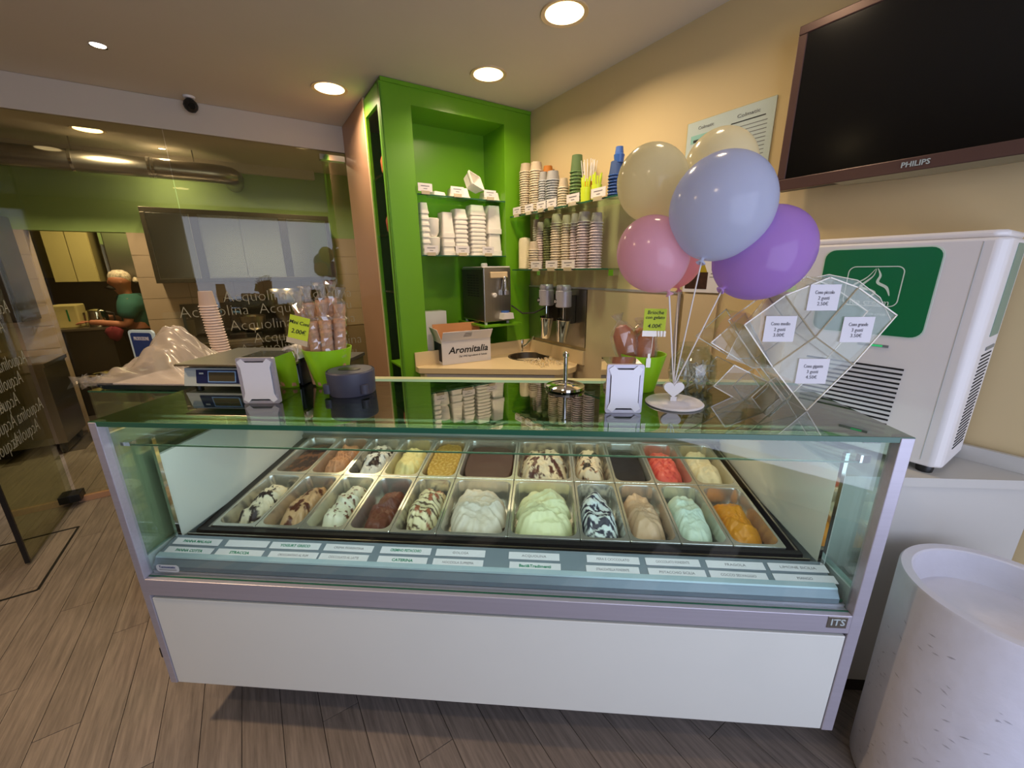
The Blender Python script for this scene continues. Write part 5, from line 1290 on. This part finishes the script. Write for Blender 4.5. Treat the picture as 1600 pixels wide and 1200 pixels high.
# wall cupboards
VC = 2.49
ca, cb_, cz1 = onV(215, 323, VC), onV(512, 337, VC), onV(360, 330, VC)[2]; cz0 = onV(380, 440, VC)[2]
cw = cb_[0]-ca[0]; ch = cz1-cz0
wc = rthing('wall_cupboard', 'long stainless wall cupboard with sliding doors on the kitchen wall', 'cupboard', ca[0], VC, cz0)
MB().box(0, cw, .012, VK-VC-.012, 0, ch).build('carcass', m_steel, wc)
fx = [0, .025, cw]
b = MB(); b.box(0, cw, 0, .012, ch-.045, ch).box(0, cw, 0, .012, 0, .04).box(0, .035, 0, .012, .04, ch-.045).box(cw-.035, cw, 0, .012, .04, ch-.045)
uu = lambda px: onV(px, 385, VC)[0]-ca[0]
b.box(uu(305), uu(318), 0, .012, .04, ch-.045).box(uu(441), uu(453), 0, .012, .04, ch-.045)
b.build('face_frame', m_dsteel, wc, bevel=.002)
m_door_s = mat('satin steel door', (128, 126, 120), .2, .95, noise=.05, scale=4, stretch=(30, 30, .5))
for a, c in ((.038, uu(304)-.002), (uu(318)+.002, uu(380)-.002), (uu(380)+.002, uu(441)-.002), (uu(453)+.002, cw-.038)):
    MB().box(a, c, .003, .0115, .043, ch-.048).build('sliding_door', m_door_s, wc, bevel=.002)
# long steel worktop with machines under the cupboards
kt = rthing('steel_worktable', 'dark steel worktable with backboard along the kitchen wall', 'worktable', -2.6, 2.2, 0)
MB().box(0, 1.55, 0, .62, .86, .90).build('top', m_steel, kt, bevel=.003)
MB().box(0.03, 1.52, .03, .6, .08, .86).build('cabinet_body', m_dsteel, kt)
MB().box(0, 1.55, .615, .63, .90, 1.25).build('backboard', m_dsteel, kt)
t = rthing('food_mixer', 'black kitchen machine with round steel bowl behind the lettered glass', 'machine', -2.05, 2.45, .9005)
MB().box(-.15, .15, -.10, .12, 0, .05).box(-.12, .0, .02, .12, .05, .4).box(-.14, .18, -.06, .12, .34, .42).build('body', m_dark, t, bevel=.01)
MB().lathe([(0, .05), (.05, .05), (.10, .1), (.12, .22), (.122, .22), (.1, .1)], 24, c=(.09, -.02, 0)).build('bowl', m_steel, t, smooth=True)
t = rthing('batch_funnel', 'wide pale steel hood-shaped machine behind the lettered glass', 'machine', -1.62, 2.45, .9005)
MB().lathe([(.08, 0), (.09, .1), (.2, .34), (.2, .46), (.17, .5), (0, .5)], 28).build('hood', m_steel, t, smooth=True)
t = rthing('coffee_grinder', 'dark upright kitchen appliance right of the steel hood', 'machine', -1.28, 2.45, .9005)
MB().box(-.08, .08, -.1, .1, 0, .38).build('body', m_dark, t, bevel=.012); MB().lathe([(.05, .38), (.075, .5), (.07, .52), (0, .52)], 20).build('hopper', m_dsteel, t, smooth=True)
t = rthing('red_tin', 'small dark red tin on the wall near the brown panel', 'tin', -1.02-.18, 2.5, 1.42); MB().box(0, .1, 0, .08, 0, .12).build('tin_body', mat('dark red tin', (110, 26, 36), .4, noise=.1), t, bevel=.005)
MB().box(-.02, .12, -.02, .325, -.02, 0).build('ledge', m_steel, t)
# castored unit at the left
cu = rthing('castor_unit', 'steel undercounter unit on black castors left of the kitchen doorway', 'unit', -3.555, 2.26, 0)
MB().box(-.9, 0, 0, .52, .1, .80).build('body', m_steel, cu, bevel=.004); MB().box(-.92, .015, -.015, .53, .80, .835).build('top', m_steel, cu, bevel=.003)
for (x, y) in ((-.05, .04), (-.05, .46), (-.85, .04), (-.85, .46)):
    MB().lathe([(.045, -.015), (.05, -.01), (.05, .01), (.045, .015)], 18, mtx=Matrix.Translation((x, y, .0505)) @ Matrix.Rotation(PI/2, 4, 'Y')).box(x-.02, x+.02, y-.02, y+.02, .06, .1).build('castor', m_dark, cu, smooth=True)
t = rthing('tall_steel_cabinet', 'dark hanging steel cabinet above the castored unit', 'cabinet', -4.5, 2.42, 1.18)
MB().box(0, .87, 0, .40, 0, .88).build('carcass', m_dsteel, t, bevel=.004); MB().box(.02, .42, -.015, 0, .02, .86).build('door', m_dsteel, t, bevel=.003); MB().box(.44, .85, -.015, 0, .02, .86).build('door', m_dsteel, t, bevel=.003)
# pedal bin
pb_ = onZuv(140, 695, 0)
t = rthing('pedal_bin', 'round brushed steel bin by the kitchen doorway', 'bin', -3.22, 2.56, 0)
MB().lathe([(.15, .0005), (.155, .02), (.155, .62), (.0, .62)], 32).build('bin_body', m_steel, t, smooth=True); MB().lathe([(.162, .625), (.162, .645), (.12, .665), (0, .672)], 32).build('lid', m_chrome, t, smooth=True)

# ---- back room
VB = 4.05
def bx(x, y, v=VB): return onV(x, y, v)
a0 = bx(62, 365); a1 = bx(135, 365); lz = bx(100, 441)[2]
t = rthing('kitchen_wall_unit', 'cream wall unit of two doors in the back room', 'cupboard', a0[0], VB, lz)
wd = a1[0]-a0[0]; hh = H_C-.35-lz
MB().box(0, wd, .02, .4, 0, hh).build('carcass', m_kcream, t)
for k in range(2): MB().box(k*wd/2+.004, (k+1)*wd/2-.004, 0, .019, .003, hh).build('door', m_kcream, t, bevel=.002)
a2, a3 = bx(137, 365), bx(205, 365)
t = rthing('glass_wall_unit', 'steel wall unit with mirror-like doors right of the cream one', 'cupboard', a2[0]+.1, VB, lz)
wd = a3[0]-a2[0]+.3
MB().box(0, wd, .02, .4, 0, hh).build('carcass', m_dark, t)
for k in range(2): MB().box(k*wd/2+.004+.01, (k+1)*wd/2-.004, 0, .019, .003, hh).build('door', m_steel, t, bevel=.002)
MB().box(-.02, .01, -.005, .02, 0, hh).build('edge_strip', m_chrome, t)
struct(MB().box(-5, -2.3, 4.5, 4.55, .9, lz+.05, mtx=RM).build('wall_panel', m_dsteel))
cz = bx(140, 512, 3.55)[2]
t = rthing('back_counter', 'dark steel counter in the back room seen through the doorway', 'counter', bx(84, 512, 3.55)[0], 3.55, 0)
wdc = bx(172, 512, 3.55)[0]-bx(84, 512, 3.55)[0]
MB().box(0, wdc, .0, .7, .0, cz-.03).build('body', m_dsteel, t); MB().box(-.02, wdc+.02, -.02, .72, cz-.03, cz).build('top', m_steel, t, bevel=.003)
a = bx(80, 500, 3.62); b_ = bx(125, 500, 3.62); tz_ = bx(100, 477, 3.62)[2]
t = rthing('white_appliance', 'cream white boxy appliance with green marking on the back counter', 'appliance', a[0], 3.62, cz+.0005)
MB().box(0, b_[0]-a[0], 0, .3, 0, tz_-cz).build('housing', m_kcream, t, bevel=.015)
MB().box((b_[0]-a[0])*.6, (b_[0]-a[0])*.66, -.002, 0, (tz_-cz)*.3, (tz_-cz)*.8).build('green_mark', m_machg, t)
a = bx(150, 500, 3.66)
t = rthing('steel_kettle', 'shiny steel kettle beside the white appliance', 'kettle', a[0]+.02, 3.66, cz+.0005)
MB().lathe([(.10, 0), (.105, .01), (.085, .17), (.06, .19), (0, .2)], 24).build('kettle_body', m_chrome, t, smooth=True); MB().tube([(.08, 0, .16), (.14, 0, .14), (.14, 0, .06), (.1, 0, .03)], .01, 8).build('handle', m_dark, t, smooth=True)
t = rthing('steel_pot', 'steel pot between white appliance and kettle', 'pot', a[0]-.20, 3.80, cz+.0005)
MB().lathe([(0, 0), (.09, 0), (.09, .15), (.094, .152), (.086, .15), (.086, .004), (0, .004)], 24).build('pot_body', m_steel, t, smooth=True)
t = rthing('red_cloth', 'dark red cloth hanging over the back counter edge', 'cloth', bx(178, 515, 3.5)[0], 3.5, cz-.10)
b = MB(); b.lathe([(.02, -.06), (.06, -.02), (.075, .05), (.05, .09), (0, .1)], 14, sy=.6); b.v = [(x+.012*math.sin(i*2.1), y+.01*math.cos(i*1.3), z+.008*math.sin(i)) for i, (x, y, z) in enumerate(b.v)]
b.build('folds', mat('dark red cotton', (120, 30, 44), .9, noise=.3, scale=30), t, smooth='all')

# ---- the person in the back room
hd = onV(190, 440, 3.75)
pr = rthing('person', 'person in a teal T-shirt and patterned bandana, facing left, working at the back counter', 'person', hd[0], 3.75, 0)
HZ = hd[2]
sh = HZ-.21
def skin(name, verts, edges, radii, m, parent, sub=2, root=0):
    me = bpy.data.meshes.new(name); me.from_pydata(verts, edges, []); o = bpy.data.objects.new(name, me); COL.objects.link(o); o.parent = parent
    md_ = o.modifiers.new('skin', 'SKIN'); md_.use_smooth_shade = True
    if not me.skin_vertices: 
        bm_ = bmesh.new(); bm_.from_mesh(me); bm_.verts.layers.skin.verify(); bm_.to_mesh(me); bm_.free()
    for i, r_ in enumerate(radii): me.skin_vertices[0].data[i].radius = (r_, r_) if not isinstance(r_, tuple) else r_
    me.skin_vertices[0].data[root].use_root = True
    s2 = o.modifiers.new('sub', 'SUBSURF'); s2.levels = sub; s2.render_levels = sub
    me.materials.append(m); return o
# local frame: x along the room (person faces -x), y away, z up
vv = [(.06, 0, .92), (.05, 0, 1.12), (.04, 0, sh-.06), (.02, 0, sh+.04), (-.01, 0, HZ-.09), (-.02, 0, HZ), (-.02, 0, HZ+.09),
      (.05, -.19, sh-.02), (.0, -.23, sh-.27), (-.24, -.19, sh-.23), (-.33, -.17, sh-.22),
      (.05, .19, sh-.02), (.0, .23, sh-.27), (-.24, .17, sh-.20), (-.33, .15, sh-.19),
      (.06, -.10, .85), (.05, -.10, .48), (.07, -.10, .08), (-.06, -.11, .03), (.06, .10, .85), (.05, .10, .48), (.07, .10, .08), (-.06, .11, .03)]
ee = [(0, 1), (1, 2), (2, 3), (3, 4), (4, 5), (5, 6), (2, 7), (7, 8), (8, 9), (9, 10), (2, 11), (11, 12), (12, 13), (13, 14), (0, 15), (15, 16), (16, 17), (17, 18), (0, 19), (19, 20), (20, 21), (21, 22)]
rr = [.13, .125, .14, .062, .075, .125, .085, .065, .045, .034, .03, .065, .045, .034, .03, .085, .06, .045, .04, .085, .06, .045, .04]
skin('body', vv, ee, rr, m_skin, pr)
sv = [(.06, 0, .90), (.05, 0, 1.12), (.04, 0, sh-.06), (.03, 0, sh+.01), (.05, -.19, sh-.02), (.0, -.23, sh-.21), (.05, .19, sh-.02), (.0, .23, sh-.21)]
skin('t_shirt', sv, [(0, 1), (1, 2), (2, 3), (2, 4), (4, 5), (2, 6), (6, 7)], [.18, .17, .19, .095, .115, .085, .115, .085], m_teal, pr)
skin('trousers', [(.06, 0, .93), (.06, -.10, .85), (.05, -.10, .48), (.07, -.10, .1), (.06, .10, .85), (.05, .10, .48), (.07, .10, .1)], [(0, 1), (1, 2), (2, 3), (0, 4), (4, 5), (5, 6)], [.14, .10, .08, .065, .10, .08, .065], m_dark, pr)
b = MB(); b.lathe([(.084, -.02), (.092, .01), (.090, .05), (.074, .085), (.04, .108), (0, .115)], 24, sx=1.12, sy=.95, c=(-.01, 0, HZ+.02)); b.lathe([(0, -.02), (.03, .0), (.02, .04), (0, .05)], 10, c=(.125, 0, HZ+.0))
b.build('bandana', m_band, pr, smooth=True)
skin('beard', [(-.115, 0, HZ-.05), (-.10, 0, HZ-.09), (-.05, -.07, HZ-.065), (-.05, .07, HZ-.065)], [(0, 1), (1, 2), (1, 3)], [.045, .06, .05, .05], m_hair, pr)
b = MB(); b.lathe([(0, -.02), (.014, -.014), (.009, .012), (0, .03)], 10, c=(-.115, 0, HZ-.005)); b.build('nose', m_skin, pr, smooth='all')
for s_ in (-1, 1):
    MB().lathe([(0, -.008), (.008, 0), (0, .008)], 10, c=(-.102, s_*.034, HZ+.012)).build('eye', m_wplas, pr, smooth='all')
    MB().lathe([(0, -.03), (.02, -.015), (.024, .01), (0, .03)], 10, c=(.0, s_*.09, HZ-.005), sx=1, sy=.4).build('ear', m_skin, pr, smooth='all')
    hx, hy, hz = -.36, s_*.17-.01, sh-(.22 if s_ < 0 else .19)
    for f_ in range(4): skin('finger', [(hx, hy+(f_-1.5)*.018, hz), (hx-.05, hy+(f_-1.5)*.02, hz-.002), (hx-.075+.004*abs(f_-1.5), hy+(f_-1.5)*.02, hz-.02)], [(0, 1), (1, 2)], [.010, .009, .007], m_skin, pr, 1)
    skin('thumb', [(hx+.02, hy-s_*.03, hz), (hx-.03, hy-s_*.05, hz+.01), (hx-.05, hy-s_*.045, hz)], [(0, 1), (1, 2)], [.011, .010, .008], m_skin, pr, 1)
